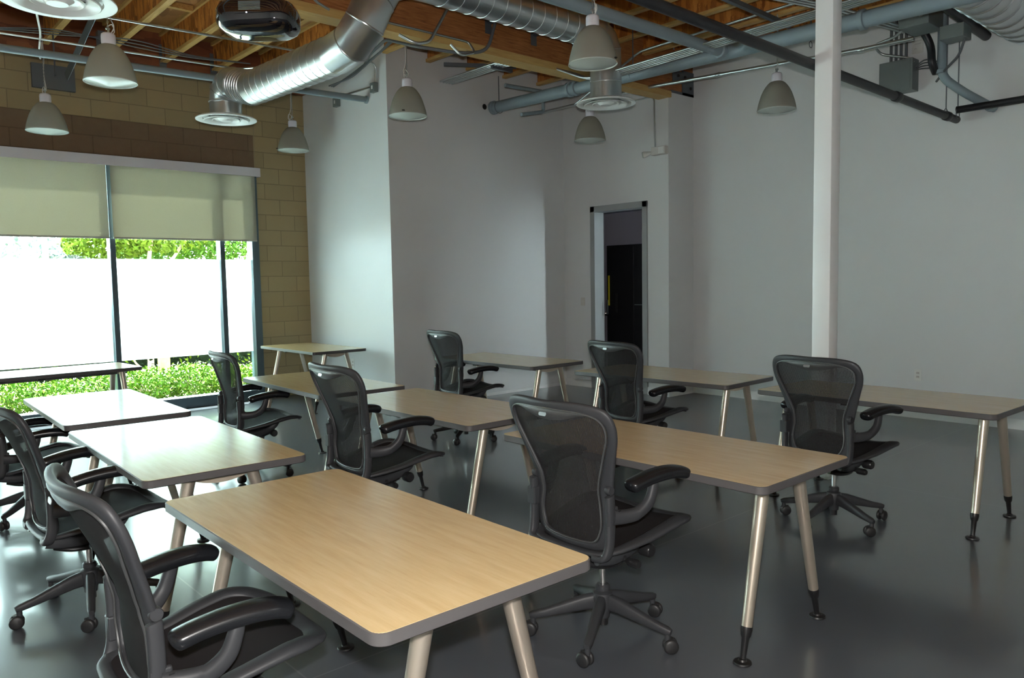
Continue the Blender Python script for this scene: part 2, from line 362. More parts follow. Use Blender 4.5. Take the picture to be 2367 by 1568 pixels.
# ------------------------------------------------------------------ window
win = empty('window_1', (0, YW, 0)); struct(win)
xs = [-3.83, -2.55, -1.27, .01, 1.29, 2.57, 3.85]
f = MB()
for x in xs: f.box((x-.03, -.06, .13), (x+.03, .08, 3.0))
f.box((4.235, -.07, 0), (4.33, .10, 3.0)).box((XB, -.07, 0), (-3.86, .10, 3.0)).box((XB, -.07, 0), (4.235, .10, .135)).box((XB, -.05, 2.96), (4.235, .08, 3.02))
f.build('window_frame', 'frame', win, smooth=False, bevel=.003)
edges = [-3.86]+xs+[4.265]
for i in range(1, len(edges)-1):
    a, b = edges[i]+.03, edges[i+1]-.03
    MB().box((a, .018, .135), (b, .026, 2.96)).build('pane', 'glass', win, smooth=False)
    MB().box((a+.008, .010, .645), (b-.008, .013, 1.845)).build('frosted_film', 'film', win, smooth=False)
v = MB().box((XB, YW-.16, 2.905), (4.345, YW-.148, 3.015)).box((XB, YW-.148, 3.003), (4.345, YW-.001, 3.015)).box((4.335, YW-.148, 2.905), (4.345, YW-.001, 3.003))
tag(v.build('blind_fascia', 'trimwhite', smooth=False), 'long white valance box along the top of the window', 'valance')
for (a, b, lab) in ((-3.8, 2.528, 'wide beige roller blind pulled partly down, mottled with sunlight, away from the block pier'), (2.572, 4.29, 'beige roller blind nearest the tan block pier, lowered a third')):
    r = empty('roller_blind', ((a+b)/2, YW-.1, 2.96), label=lab, cat='roller blind', group='roller blinds on the big window')
    hw = (b-a)/2
    MB().cyl((-hw, 0, 0), (hw, 0, 0), .03).build('roller_tube', 'hem', r)
    MB().box((-hw, -.001, -.865), (hw, .001, -.02)).build('fabric', 'blind', r, smooth=False)
    MB().box((-hw, -.008, -.885), (hw, .008, -.865)).build('hem_bar', 'hem', r, smooth=False, bevel=.003)

# ------------------------------------------------------------------ ceiling timber
gd = empty('ceiling_beam', (0, 5.99, 3.73)); struct(gd)
MB().box((XB, 0, .075), (X2+.1, .12, ZT-3.731)).build('web', 'girder', gd, smooth=False)
MB().box((XB, -.035, 0), (X2+.02, .155, .075)).build('bottom_flange', 'lumberx', gd, smooth=False, bevel=.003)
MB().box((X2+.1, .005, .08), (X3-.003, .13, .6)).build('end_block', 'girder', gd, smooth=False)
def joist(x, y0, y1):
    j = empty('ceiling_joist', (x, y0, 4.15)); struct(j); ln = y1-y0
    MB().box((-.006, 0, .038), (.006, ln, .31)).build('web', 'web', j, smooth=False)
    MB().box((-.032, 0, 0), (.032, ln, .038)).build('flange', 'lumber', j, smooth=False)
    MB().box((-.032, 0, .31), (.032, ln, .348)).build('flange', 'lumber', j, smooth=False)
for k in range(-11, 10):
    x = 2.60+.61*k
    if x < XB+.1: continue
    if x < 4.95: joist(x, 6.12, YW-.13)
    elif x < X2: joist(x, 6.12, YA-.01)
    if x < X3-.1: joist(x, YN+.02, 5.98)
rb = MB().box((XB, YW-.12, 4.06), (X1, YW-.001, ZT)); struct(rb.build('trim_2', 'rim', smooth=False))
bk = MB()
for k in range(-3, 9):
    x = 2.60+.61*k
    for y in (8.6, 7.2, 4.4):
        if x < 4.4 or y < 7: bk.box((x+.04, y, 4.44), (x+.57, y+.06, 4.498))
struct(bk.build('trim_3', 'lumber', smooth=False))
# joist hangers along the girder and rim
def hanger(x, y, z, s, lab):
    o = empty('joist_hanger', (x, y, z), label=lab, cat='bracket', group='steel joist hangers')
    MB().box((-.04, 0, -.10), (.04, .004*s, .22)).box((-.034, 0, -.004), (.034, .06*s, 0)).build('strap', 'bracket', o, smooth=False)
# ------------------------------------------------------------------ tables
tb_proto = None
TL, TW, TZ = 1.482, .708, .73
def make_table():
    t = empty('table')
    top = MB().prism(rrect(-TW/2+.004, -TL/2+.004, TW/2-.004, TL/2-.004, .035, 6), TZ-.006, TZ).build('tabletop', 'maple', t, angle=30)
    MB().prism(rrect(-TW/2+.004, -TL/2+.004, TW/2-.004, TL/2-.004, .035, 6), TZ-.031, TZ-.0065).build('underside', 'under', t, angle=30)
    P0 = rrect(-TW/2, -TL/2, TW/2, TL/2, .04, 7); P1 = rrect(-TW/2+.005, -TL/2+.005, TW/2-.005, TL/2-.005, .035, 7); n = len(P0)
    prof = [(P1, TZ-.034), (P0, TZ-.030), (P0, TZ-.003), (P1, TZ-.0002), (P1, TZ-.034)]
    eb = MB(); eb.add([(x, y, z) for P_, z in prof for x, y in P_], [(i*n+j, i*n+(j+1) % n, (i+1)*n+(j+1) % n, (i+1)*n+j) for i in range(4) for j in range(n)])
    eb.build('edge_band', 'edge', t, angle=50)
    MB().box((-.035, -.60, TZ-.085), (.035, .60, TZ-.034)).build('rail', 'under', t, smooth=False)
    for sy in (-1, 1):
        # half-moon bracket plate between the pair of legs
        b = MB(); m_ = 14; vs = []; 
        for yy in (sy*.600, sy*.618):
            for i in range(m_+1):
                x = -.15+.30*i/m_; vs.append((x, yy, TZ-.036)); vs.append((x, yy, TZ-.045-.042*max(0, 1-(x/.15)**2)**.8))
        o = 2*(m_+1); fs = []
        for i in range(m_):
            a = 2*i; fs += [(a, a+1, a+3, a+2), (o+a, o+a+2, o+a+3, o+a+1), (a+1, o+a+1, o+a+3, a+3), (a, a+2, o+a+2, o+a)]
        b.add(vs, fs); b.box((-.16, min(sy*.57, sy*.65), TZ-.042), (.16, max(sy*.57, sy*.65), TZ-.0345))
        b.build('leg_bracket', 'champ2', t, angle=30)
        for sx in (-1, 1):
            A = Vector((sx*.135, sy*.612, TZ-.042)); B = Vector((sx*.302, sy*.623, 0))
            at = lambda z: A+(B-A)*((A.z-z)/A.z)
            lg = MB().sweep([at(TZ-.042), at(.66), at(.4), at(.135)], [.030, .0275, .0245, .0215], n=20).build('leg', 'champ', t)
            MB().sweep([at(.139), at(.128), at(.105), at(.095), at(.03), at(.018)], [.0225, .0235, .020, .0145, .0115, .012], n=16).build('leg_extension', 'blackpl', lg)
            MB().lathe([(0, .02), (.014, .019), (.018, .012), (.034, .009), (.036, .003), (.034, 0), (0, 0)], (B.x, B.y, 0), 24).build('foot', 'blackpl', lg)
    MB().box((-.30, .1, TZ-.052), (-.27, .16, TZ-.034)).build('clip', 'blackpl', t, smooth=False)
    return t
TABLES = [
 (1.228, 2.180, -.54, 'maple-topped table nearest the camera, its warm top brightest of all'),
 (1.292, 3.998, -1.64, 'maple table with a soft window reflection, behind the nearest table'),
 (1.362, 5.678, -1.71, 'table whose top glares almost white, third back in the window-side row'),
 (2.900, 2.230, .15, 'long maple table in the middle, large mesh chair at its near edge, white column beyond'),
 (2.912, 3.994, .30, 'maple table in the centre, its near metal leg standing in front of the dark floor'),
 (2.947, 5.652, -1.92, 'maple table half hidden by the centre mesh chair, near the window end'),
 (4.533, 8.867, -.52, 'pale small-looking table in the corner by the tan block pier'),
 (5.087, 5.826, .86, 'far table before the grey back wall, left of the doorway'),
 (5.142, 3.863, 1.98, 'dim table in front of the dark doorway'),
 (5.117, 2.114, -1.39, 'dim table along the right wall below the wall outlet'),
 (1.575, 8.42, 93.0, 'table standing lengthwise along the window, dark-edged and glaring'),
]
tb = make_table()
for i, (x, y, a, lab) in enumerate(TABLES):
    o = tb if i == 0 else copy_tree(tb)
    o.location = (x, y, 0); o.rotation_euler = (0, 0, R(a)); tag(o, lab, 'table', 'maple-topped A-leg tables')
tr_ = MB()
for i in range(9): tr_.box((-.24+i*.018, -.25, .60), (-.237+i*.018, .12, .604))
for y in (-.25, -.13, 0, .12): tr_.box((-.24, y, .598), (-.093, y+.004, .602))
for y in (-.24, .11):
    for x in (-.24, -.096): tr_.box((x, y, .60), (x+.003, y+.01, TZ-.034))
tr_.build('cable_tray', 'blackpl', tb, smooth=False)

# ------------------------------------------------------------------ office chair
ZS = lambda z: .73+(z-.73)*.91
PX = [(ZS(a), b) for a, b in [(.40, -.185), (.46, -.192), (.54, -.196), (.62, -.192), (.70, -.206), (.78, -.232), (.86, -.262), (.94, -.292), (1.0, -.312), (1.06, -.326)]]
def bx(y, z): return interp(PX, z)+.75*y*y+(.0 if z < .9 else .0)
HO = [(p.x, ZS(p.y)) for p in cr([(a, b, 0) for a, b in [(0, .405), (.12, .408), (.175, .420), (.200, .455), (.205, .55), (.208, .64), (.220, .70), (.243, .78), (.268, .86), (.288, .93), (.292, .99), (.272, 1.038), (.20, 1.060), (.10, 1.066), (0, 1.067)]], 4)]
HI = [(p.x, ZS(p.y)) for p in cr([(a, b, 0) for a, b in [(0, .437), (.10, .440), (.142, .455), (.163, .50), (.168, .55), (.160, .63), (.165, .70), (.195, .78), (.228, .86), (.252, .92), (.256, .975), (.232, 1.010), (.17, 1.028), (.08, 1.033), (0, 1.034)]], 4)]
def make_chair():
    t = empty('office_chair')
    # --- back
    n_ = len(HO)
    cen = [((a[0]+b[0])/2, (a[1]+b[1])/2, math.hypot(a[0]-b[0], a[1]-b[1])/2) for a, b in zip(HO, HI)]
    loop = cen+[(-y, z, w) for y, z, w in reversed(cen[1:-1])]
    pts = [(bx(y, z), y, z) for y, z, w in loop]; ra = [w for y, z, w in loop]; ups = [(-1, 1.5*y, -.3) for y, z, w in loop]
    MB().sweep(pts, ra, .0125, n=14, ups=ups, closed=True, power=2.8).build('back_frame', 'graph', t, angle=60)
    rows = []
    for y, z in HI:
        yy = y+.005
        rows.append([(bx(yy*s, z)+.003, yy*s, z) for s in [q/8 for q in range(-8, 9)]])
    MB().grid(rows).build('back_mesh', 'pell', t)
    lb = cr([(bx(y, z)-.012, y, z) for y, z in HI], 1); lb = lb+[Vector((p.x, -p.y, p.z)) for p in reversed(lb[1:-1])]
    MB().sweep(lb, .004, n=6, closed=True).build('inner_piping', 'head', t)
    # crescent head panel
    rows = []
    for i in range(29):
        y = -.236+.472*i/28; u = abs(y)/.236; top = 1.036-.030*max(0, u-.6)**2*6; top = ZS(top); low = top-.004-.048*cos(u*pi/2)**1.3
        rows.append([(bx(y, z)-.006-.008*sin(pi*q/4), y, z) for q in range(5) for z in [low+(top-low)*q/4]])
    hb = MB().grid(rows); rows2 = [[(x+.010, y, z) for x, y, z in reversed(r)] for r in rows]; hb.grid(rows2)
    hp = hb.build('head_panel', 'head', t, angle=60)
    o = MB().prism(rrect(-.021, -.0075, .021, .0075, .0074, 6), 0, .002)
    o.xform(Matrix.Translation((-.3365, 0, .982)) @ Matrix.Rotation(R(-78), 4, 'Y') @ Matrix.Rotation(R(90), 4, 'Z')).build('badge', 'badge', hp)
    for s in (-1, 1):
        # carrier bars beside the back
        up = cr([(-.207, s*.150, .420), (-.204, s*.202, .428), (-.190, s*.214, .47), (-.184, s*.216, .56), (-.186, s*.216, .655), (-.188, s*.215, .675)], 4)
        MB().sweep(up, [.016]+[.0145]*(len(up)-2)+[.010], [.018]+[.021]*(len(up)-2)+[.013], n=12, ups=(-1, 0, .05), power=3.2).build('upright', 'graph', t, angle=50)
        MB().lathe([(0, -.012), (.016, -.012), (.018, -.008), (.018, .008), (.016, .012), (0, .012)], (-.180, s*.208, .692), 16, 'y').build('pivot', 'graph', t)
        # arm
        a = empty('armrest', (0, 0, 0)); a.parent = t
        path = cr([(-.178, s*.222, .560), (-.13, s*.238, .556), (-.075, s*.262, .566), (-.030, s*.278, .605), (-.008, s*.280, .655), (0, s*.278, .682)], 5)
        n_ = len(path)
        MB().sweep(path, [.024-.008*i/n_ for i in range(n_)], [.030-.012*i/n_ for i in range(n_)], n=14, ups=[(-.3, 0, 1)]*10+[(-1, 0, .3)]*(n_-10), power=2.6).build('arm_post', 'graph', a, angle=60)
        MB().box((-.205, s*.212-.016, .525), (-.150, s*.226+.016, .600)).build('arm_clamp', 'graph', a, smooth=False, bevel=.006)
        MB().box((-.165, s*.236-.006, .545), (-.150, s*.246+.006, .588)).build('arm_lever', 'blackpl', a, smooth=False, bevel=.003)
        c = cr([(-.128, s*.262, .672), (-.112, s*.263, .678), (-.06, s*.267, .690), (.01, s*.274, .700), (.08, s*.282, .703), (.135, s*.288, .697), (.165, s*.291, .688), (.174, s*.292, .684)], 4)
        m_ = len(c)
        w_ = [interp([(0, .012), (.06, .028), (.15, .039), (.6, .044), (.85, .043), (.95, .033), (1, .014)], i/(m_-1)) for i in range(m_)]
        h_ = [interp([(0, .008), (.05, .018), (.13, .025), (.6, .026), (.85, .025), (.95, .018), (1, .008)], i/(m_-1)) for i in range(m_)]
        MB().sweep(c, w_, h_, n=20, ups=(0, 0, 1), power=2.5).build('arm_pad', 'padblk', a, angle=80)
    # --- seat
    sz = [(-.22, .437), (-.12, .452), (0, .470), (.10, .492), (.18, .506), (.24, .504), (.29, .490), (.31, .478)]
    so = [(-.205, 0), (-.203, .12), (-.19, .178), (-.13, .215), (0, .240), (.12, .253), (.21, .248), (.272, .205), (.300, .12), (.306, 0)]
    S2 = [(p.x, p.y) for p in cr([(a, b, 0) for a, b in so], 4)]
    lp = S2+[(x, -y) for x, y in reversed(S2[1:-1])]
    zz = lambda x, y: interp(sz, x)+.22*y*y-.012
    MB().sweep([(x, y, zz(x, y)) for x, y in lp], [interp([(-.2, .020), (0, .030), (.1, .032), (.22, .034), (.28, .036)], x) for x, y in lp], [interp([(-.2, .010), (.05, .014), (.2, .016), (.3, .012)], x) for x, y in lp], n=12, ups=(0, 0, 1), closed=True, power=2.6).build('seat_frame', 'graph', t, angle=60)
    rows = [[(x, y*s, zz(x, y*s)+.006-.010*(1-s*s)) for s in [q/8 for q in range(-8, 9)]] for x, y in S2]
    MB().grid(rows).build('seat_mesh', 'pells', t)
    MB().sweep(cr([(.285, -.20, .482), (.312, -.1, .472), (.318, 0, .470), (.312, .1, .472), (.285, .20, .482)], 5), .020, .008, n=10, ups=(.5, 0, 1)).build('seat_lip', 'graph', t)
    # --- under-seat linkage
    for s in (-1, 1):
        p = cr([(-.205, s*.165, .415), (-.13, s*.165, .398), (-.04, s*.150, .392), (.05, s*.135, .405), (.10, s*.140, .432), (.125, s*.150, .470)], 5)
        MB().sweep(p, .016, .024, n=12, ups=(0, 0, 1), power=3).build('side_link', 'graph', t, angle=60)
    mech = MB().sweep([(-.13, 0, .385), (-.11, 0, .386), (-.04, 0, .384), (.05, 0, .386), (.11, 0, .400), (.125, 0, .405)], [.05, .078, .092, .090, .080, .055], [.016, .028, .038, .045, .042, .022], n=20, ups=(0, 0, 1), power=3.4).build('tilt_mechanism', 'mech', t, angle=60)
    MB().cyl((.085, -.14, .40), (.085, .14, .40), .011).cyl((-.05, -.17, .385), (-.05, .17, .385), .010).build('cross_rod', 'mech', mech)
    for (x, y, z, r) in ((.09, -.165, .385, .028), (-.02, -.19, .362, .018), (.09, .165, .385, .028)):
        s = 1 if y > 0 else -1
        MB().cyl((x, y-s*.055, z), (x, y, z), .008).lathe([(0, -s*.03), (r*.8, -s*.03), (r, -s*.022), (r, s*.02), (r*.8, s*.028), (0, s*.028)], (x, y, z), 18, 'y').build('adjuster_knob', 'mech', mech)
    MB().sweep(cr([(-.15, -.06, .36), (-.09, -.09, .345), (-.02, -.10, .342), (.03, -.09, .350)], 4), .022, .016, n=12, ups=(0, 0, 1)).build('spring_housing', 'mech', mech)
    MB().cyl((0, 0, .20), (0, 0, .37), .0135, n=20).build('gas_lift', 'chrome', t)
    # --- five-star base
    b = MB().lathe([(0, .222), (.024, .222), (.030, .215), (.030, .198), (.026, .194), (.040, .186), (.046, .165), (.040, .120), (.030, .100), (.028, .080), (0, .080)], n=28).build('base_hub', 'graph', t)
    MB().lathe([(0, .215), (.0225, .215), (.026, .205), (.026, .19)], n=24).lathe([(.021, .085), (.021, .048), (0, .048)], n=20).build('lift_sleeve', 'blackpl', b)
    for k in range(5):
        an = 2*pi*k/5; ca, sa = cos(an), sin(an)
        rr = [.028, .08, .16, .24, .295, .312]; zc = [.148, .142, .122, .102, .092, .088]; ww = [.020, .0225, .020, .0175, .0165, .010]; hh = [.036, .032, .025, .019, .016, .012]
        MB().sweep([(r*ca, r*sa, z) for r, z in zip(rr, zc)], ww, hh, n=14, ups=(0, 0, 1), power=3).cyl((.297*ca, .297*sa, .085), (.297*ca, .297*sa, .050), .012).build('leg', 'graph', b, angle=50)
        sw = an+[.5, -.9, 1.3, -.4, 2.2][k]; wd = Vector((cos(sw), sin(sw), 0)); c0 = Vector((.297*ca, .297*sa, .031))-Vector((-sin(sw), cos(sw), 0))*.012
        cm_ = MB()
        prof = [(0, -.010), (.022, -.010), (.029, -.006), (.031, 0), (.029, .006), (.022, .010), (0, .010)]
        for s in (-1, 1):
            q = MB().lathe(prof, n=22, axis='x'); q.xform(Matrix.Translation(c0+wd*(s*.015)) @ Matrix.Rotation(sw, 4, 'Z')); cm_.add(q.v, q.f)
        q = MB().box((-.005, -.018, -.004), (.005, .016, .030)); q.xform(Matrix.Translation(c0) @ Matrix.Rotation(sw, 4, 'Z')); cm_.add(q.v, q.f)
        cm_.build('caster', 'rubber', b, angle=50)
    return t
CHAIRS = [
 (0.765, 2.225, -1.5, 20, -0.005, -0.045, 2.5, 'mesh office chair closest to the camera, back turned, at the brightest table'),
 (0.870, 4.01, 1, 41, -0.015, 0.005, 3, 'mesh office chair with arms tucked under the table with the soft window reflection'),
 (0.98, 5.9, -2, 10, -0.09, -0.018, 1, 'mesh office chair cut off at the picture edge, at the white-glaring table'),
 (2.52, 5.95, -3, 12, -0.04, 0.004, -3.5, 'slim-looking mesh chair in front of the window, seat turned side-on'),
 (2.3, 3.745, -2, 30, 0.043, 0.015, 0, 'mesh office chair in the centre, behind the brightest table, with see-through back'),
 (4.55, 5.81, -5.3, 0, 0.018, -0.019, -2.5, 'small distant mesh chair before the grey back wall'),
 (4.63, 3.765, -7.6, 25, 0.013, -0.022, 0, 'dark mesh chair standing in front of the doorway'),
 (2.398, 2.15, -1.3, -6, 0.005, 0.03, -0.6, 'large mesh office chair with full five-star base visible, mid-room'),
 (4.545, 2.185, -6.4, 33, -0.01, 0.033, -4.5, 'mesh office chair next to the white column'),
]
ch = make_chair()
for i, (x, y, a, ba, dz, ad, ph, lab) in enumerate(CHAIRS):
    o = ch if i == 0 else copy_tree(ch)
    o.location = (x, y, 0); o.rotation_euler = (0, 0, R(a)); tag(o, lab, 'office chair', 'black mesh office chairs at the tables')
for o in [q for q in D.objects if q.name.split('.')[0] == 'office_chair']:
    i = 0 if '.' not in o.name else int(o.name.split('.')[1]); x, y, a, ba, dz, ad, ph, lab = CHAIRS[i]
    for c in o.children:
        k = c.name.split('.')[0]
        if k == 'base_hub': c.rotation_euler = (0, 0, R(ba-a))
        elif k == 'armrest':
            c.location.z = dz+ad
            if i == 0:
                for g in c.children:
                    if g.name.startswith('arm_pad'): g.location.x = -.035
        elif k in ('back_frame', 'back_mesh', 'head_panel', 'inner_piping'):
            m_ = Matrix.Rotation(-R(ph), 3, 'Y'); p = Vector((-.18, 0, .42)); q = p-m_ @ p
            c.rotation_euler = (0, -R(ph), 0); c.location = (q.x, q.y, q.z+dz)
        elif k != 'gas_lift': c.location.z = dz
        if i == 0 and k.startswith('seat_'): c.location.x = -.03

# ------------------------------------------------------------------ pendant lamps
def make_lamp():
    t = empty('pendant_lamp')
    out = cr([(.048, 0, .285), (.075, 0, .272), (.108, 0, .235), (.140, 0, .180), (.164, 0, .115), (.182, 0, .050), (.190, 0, .0)], 4)
    prof = [(p.x, p.z) for p in out]; inner = [(r-.004, z) for r, z in reversed(prof)]
    # fine vertical ribs
    sh = MB(); n = 120
    for pr_, amp in ((prof, .0015), (inner, 0)):
        sh.add([((r+(amp if j % 2 else 0))*cos(2*pi*j/n), (r+(amp if j % 2 else 0))*sin(2*pi*j/n), z) for r, z in pr_ for j in range(n)],
               [(i*n+j, i*n+(j+1) % n, (i+1)*n+(j+1) % n, (i+1)*n+j) for i in range(len(pr_)-1) for j in range(n)])
    s_ = sh.build('lamp_shade', 'shade', t, angle=60)
    MB().lathe([(.190, .004), (.194, .002), (.194, -.006), (.188, -.008), (.184, 0)], n=48).build('rim', 'lens', s_)
    MB().lathe([(.187, .002), (.165, -.006), (.09, -.020), (.03, -.033), (0, -.036)], n=40).build('lens', 'lens', t)
    MB().box((.150, .10, .012), (.175, .118, .020)).build('clip', 'dark', t, smooth=False)
    MB().lathe([(0, .372), (.040, .372), (.050, .364), (.053, .350), (.053, .300), (.050, .284), (.0, .284)], n=28).build('socket_housing', 'socket', t, angle=40)
    MB().sweep(cr([(.0, 0, .372), (.004, 0, .40), (.0, 0, .43)], 4), .008, n=8).lathe([(.010, .40), (.018, .405), (.018, .412), (.010, .417)], n=12).build('hook', 'emt', t)
    c = MB()
    z = .43
    k = 0
    while z < .94:
        if k % 2: c.bar((-.004, 0, z), (-.004, 0, z+.022), .003, .003).bar((.004, 0, z), (.004, 0, z+.022), .003, .003)
        else: c.bar((0, -.004, z), (0, -.004, z+.022), .003, .003).bar((0, .004, z), (0, .004, z+.022), .003, .003)
        z += .018; k += 1
    c.build('chain', 'emt', t, smooth=False)
    MB().sweep(cr([(.03, 0, .37), (.05, .01, .40), (.035, .015, .45), (.0, .02, .42), (.02, .02, .38), (.045, .0, .43), (.02, 0, .50), (.012, .004, .60), (.014, -.006, .75), (.008, 0, .95)], 6), .0038, n=8).build('cord', 'cord', t)
    return t
LAMPS = [
 (1.81, 6.73, 3.12, 0, 'pendant lamp just below the edge of the big camera-side round diffuser'),
 (1.84, 9.17, 3.12, 1, 'pendant lamp over the blind, hanging lowest against the dark block courses'),
 (4.58, 9.25, 3.20, 2, 'small pendant lamp in front of the tan block pier'),
 (4.58, 6.69, 3.20, 3, 'pendant lamp hanging against the edge between the bright and grey walls'),
 (4.66, 4.23, 3.20, 4, 'largest-looking pendant lamp, in front of the vertical duct drop'),
 (7.14, 6.54, 3.20, 5, 'small pendant lamp below the duct diffuser, above the doorway'),
 (7.42, 4.22, 3.20, 6, 'pendant lamp next to the white column'),
]
lp_ = make_lamp()
for i, (x, y, z, r, lab) in enumerate(LAMPS):
    o = lp_ if i == 0 else copy_tree(lp_)
    o.location = (x, y, z); o.rotation_euler = (0, 0, r*1.1); tag(o, lab, 'pendant lamp', 'bell-shaped pendant lamps')

# ------------------------------------------------------------------ ducts and diffusers
def fillet(pts, r, k=6):
    P = [Vector(p) for p in pts]; out = [P[0]]
    for i in range(1, len(P)-1):
        a, b = (P[i-1]-P[i]), (P[i+1]-P[i]); rr = min(r, a.length*.48, b.length*.48); a = P[i]+a.normalized()*rr; b = P[i]+b.normalized()*rr
        for q in range(k+1):
            t = q/k; out.append((1-t)**2*a+2*t*(1-t)*P[i]+t*t*b)
    return out+[P[-1]]
def ring(mb, p, d, r, w=.004, th=.010):
    p = Vector(p); d = Vector(d).normalized(); mb.sweep([p-d*th, p-d*th*.4, p+d*th*.4, p+d*th], [r, r+w, r+w, r], n=28)
DR = .158
du = empty('air_duct', (0, 0, 0), label='round spiral sheet-metal duct dropping to a white diffuser at both ends', cat='air duct')
def duct_piece(name, pts, rings=None, gores=0):
    m_ = MB(); m_.sweep(pts, DR, n=32, caps=False)
    if rings:
        P = [Vector(p) for p in pts]
        for a, b in zip(P, P[1:]):
            ln = (b-a).length; d = b-a
            k = int(ln/rings)
            for i in range(1, k+1): 
                q = a+d*(i/(k+1)); nd = (d.normalized()+Vector((.10, .10, .10))).normalized(); ring(m_, q, nd, DR-.001, .0055, .006)
    return m_.build(name, 'galv', du, angle=50)
duct_piece('drop', [(3.24, 8.02, 3.24), (3.24, 8.02, 3.40)])
e1 = [(3.24, 8.02, 3.40)]+[(3.24, 8.02-.24*(1-cos(R(a))), 3.40+.24*sin(R(a))*.45) for a in (22, 45, 68, 90)]
el = MB().sweep([(3.24, 8.02, 3.39), (3.24, 7.99, 3.47), (3.24, 7.90, 3.535), (3.24, 7.78, 3.535), (3.24, 7.66, 3.49)], DR+.002, n=32, caps=False)
for p, d in (((3.24, 8.02, 3.39), (0, 0, 1)), ((3.24, 7.975, 3.49), (0, -.5, .6)), ((3.24, 7.83, 3.54), (0, -1, 0)), ((3.24, 7.66, 3.49), (0, -1, -.3))): ring(el, p, d, DR+.002, .007, .008)
el.build('elbow', 'galv', du, angle=25)
fx = MB().sweep([(3.24, 7.66, 3.49), (3.24, 7.50, 3.44), (3.24, 7.34, 3.405)], DR, n=32, caps=False)
for i in range(6): ring(fx, (3.24, 7.64-.055*i, 3.485-.015*i), (0, -1, -.25), DR, .008, .010)
fx.build('flexible_sleeve', 'galv', du, angle=50)
duct_piece('straight_run', [(3.24, 7.34, 3.405), (3.24, 5.72, 3.36)], .13)
e2 = MB(); ep = [(3.24, 5.74, 3.36), (3.25, 5.50, 3.39), (3.29, 5.36, 3.52), (3.36, 5.32, 3.70), (3.47, 5.32, 3.86), (3.66, 5.33, 3.95), (3.86, 5.34, 3.965)]
e2.sweep(ep, DR+.001, n=32, caps=False)
for i in range(1, 6):
    ring(e2, ep[i], Vector(ep[i+1])-Vector(ep[i-1]), DR+.001, .005, .009)
e2.build('elbow', 'galv', du, angle=22)
duct_piece('straight_run', [(3.86, 5.34, 3.965), (5.83, 5.35, 3.965)], .16)
e3 = MB(); ep = [(5.82, 5.35, 3.965), (5.93, 5.35, 3.955), (6.03, 5.35, 3.90), (6.08, 5.35, 3.80), (6.085, 5.35, 3.70)]
e3.sweep(ep, DR+.001, n=32, caps=False); 
for i in (1, 3): ring(e3, ep[i], Vector(ep[i+1])-Vector(ep[i-1]), DR+.001, .005, .006)
e3.build('elbow', 'galv', du, angle=22)
duct_piece('drop', [(6.085, 5.35, 3.70), (6.085, 5.35, 3.31)], .2)
def make_diffuser():
    t = empty('air_diffuser')
    MB().lathe([(.150, .06), (.155, .03), (.20, .028), (.275, .020), (.300, .004), (.300, -.004), (.285, -.008), (.232, .004), (.226, .018), (.150, .03)], n=56).build('outer_ring', 'diff', t, angle=40)
    MB().lathe([(.222, -.012), (.215, -.016), (.150, .008), (.140, .025), (.150, .028), (.222, -.008)], n=48).build('middle_cone', 'diff', t, angle=40)
    MB().lathe([(0, -.020), (.055, -.018), (.060, -.012), (.085, .006), (.135, .000), (.140, -.006), (.130, -.010), (.09, .020), (0, .022)], n=40).build('inner_cone', 'diff', t, angle=40)
    v = MB()
    for a in (0, 90): v.bar((-.22*cos(R(a)), -.22*sin(R(a)), .022), (.22*cos(R(a)), .22*sin(R(a)), .022), .014, .004)
    v.build('damper', 'dark', t, smooth=False)
    return t
DIFF = [(3.24, 8.02, 3.215, 'white round diffuser under the duct drop by the block wall'),
        (6.085, 5.35, 3.285, 'white round diffuser under the duct drop in front of the doorway wall'),
        (1.085, 4.97, 3.10, 'large white round diffuser in the ceiling corner nearest the camera')]
df = make_diffuser()
for i, (x, y, z, lab) in enumerate(DIFF):
    o = df if i == 0 else copy_tree(df); o.location = (x, y, z); tag(o, lab, 'air diffuser', 'round white ceiling diffusers')
d2 = MB().sweep([(1.085, 4.97, 3.14), (1.085, 4.97, 3.7), (1.085, 4.97, 4.14)], DR, n=32, caps=False)
tag(d2.build('duct_drop', 'galv'), 'vertical sheet-metal duct above the diffuser nearest the camera', 'air duct')
m_ = MB(); a, b = Vector((4.2, 2.28, 3.80)), Vector((8.48, 2.28, 3.80)); m_.sweep([a, b], .205, n=36, caps=False)
for i in range(1, 22): ring(m_, a+(b-a)*(i/22), (1, .12, .12), .203, .014, .016)
tag(m_.build('flexible_duct', 'galv', angle=50), 'fat ribbed metal duct running to the right wall above the grey boxes', 'air duct')

# ------------------------------------------------------------------ pipes
def pipe(name, pts, r, mt, label, cat, fr=.08, n=16, extra=None, group=None):
    m_ = MB().sweep(fillet(pts, fr) if len(pts) > 2 else pts, r, n=n)
    o = m_.build(name, mt, angle=50); tag(o, label, cat, group)
    if extra: extra(o)
    return o
def couplings(pts, r, mt, w=.03):
    def f(o):
        for p, d in pts:
            m_ = MB(); p = Vector(p); d = Vector(d).normalized(); m_.sweep([p-d*w, p-d*w*.8, p+d*w*.8, p+d*w], [r*1.05, r*1.22, r*1.22, r*1.05], n=18); m_.build('coupling', mt, o)
    return f
def rodhang(name, p, top, label, ring_r):
    o = MB().cyl(p, (p[0], p[1], top), .006, n=8).build(name, 'strut'); tag(o, label, 'hanger rod', 'threaded hanger rods')
    m_ = MB(); c = Vector((p[0], p[1], p[2]-ring_r)); m_.sweep([c+Vector((ring_r*cos(2*pi*i/16), 0, ring_r*sin(2*pi*i/16))) for i in range(16)], .004, n=6, closed=True); m_.build('clevis', 'strut', o)
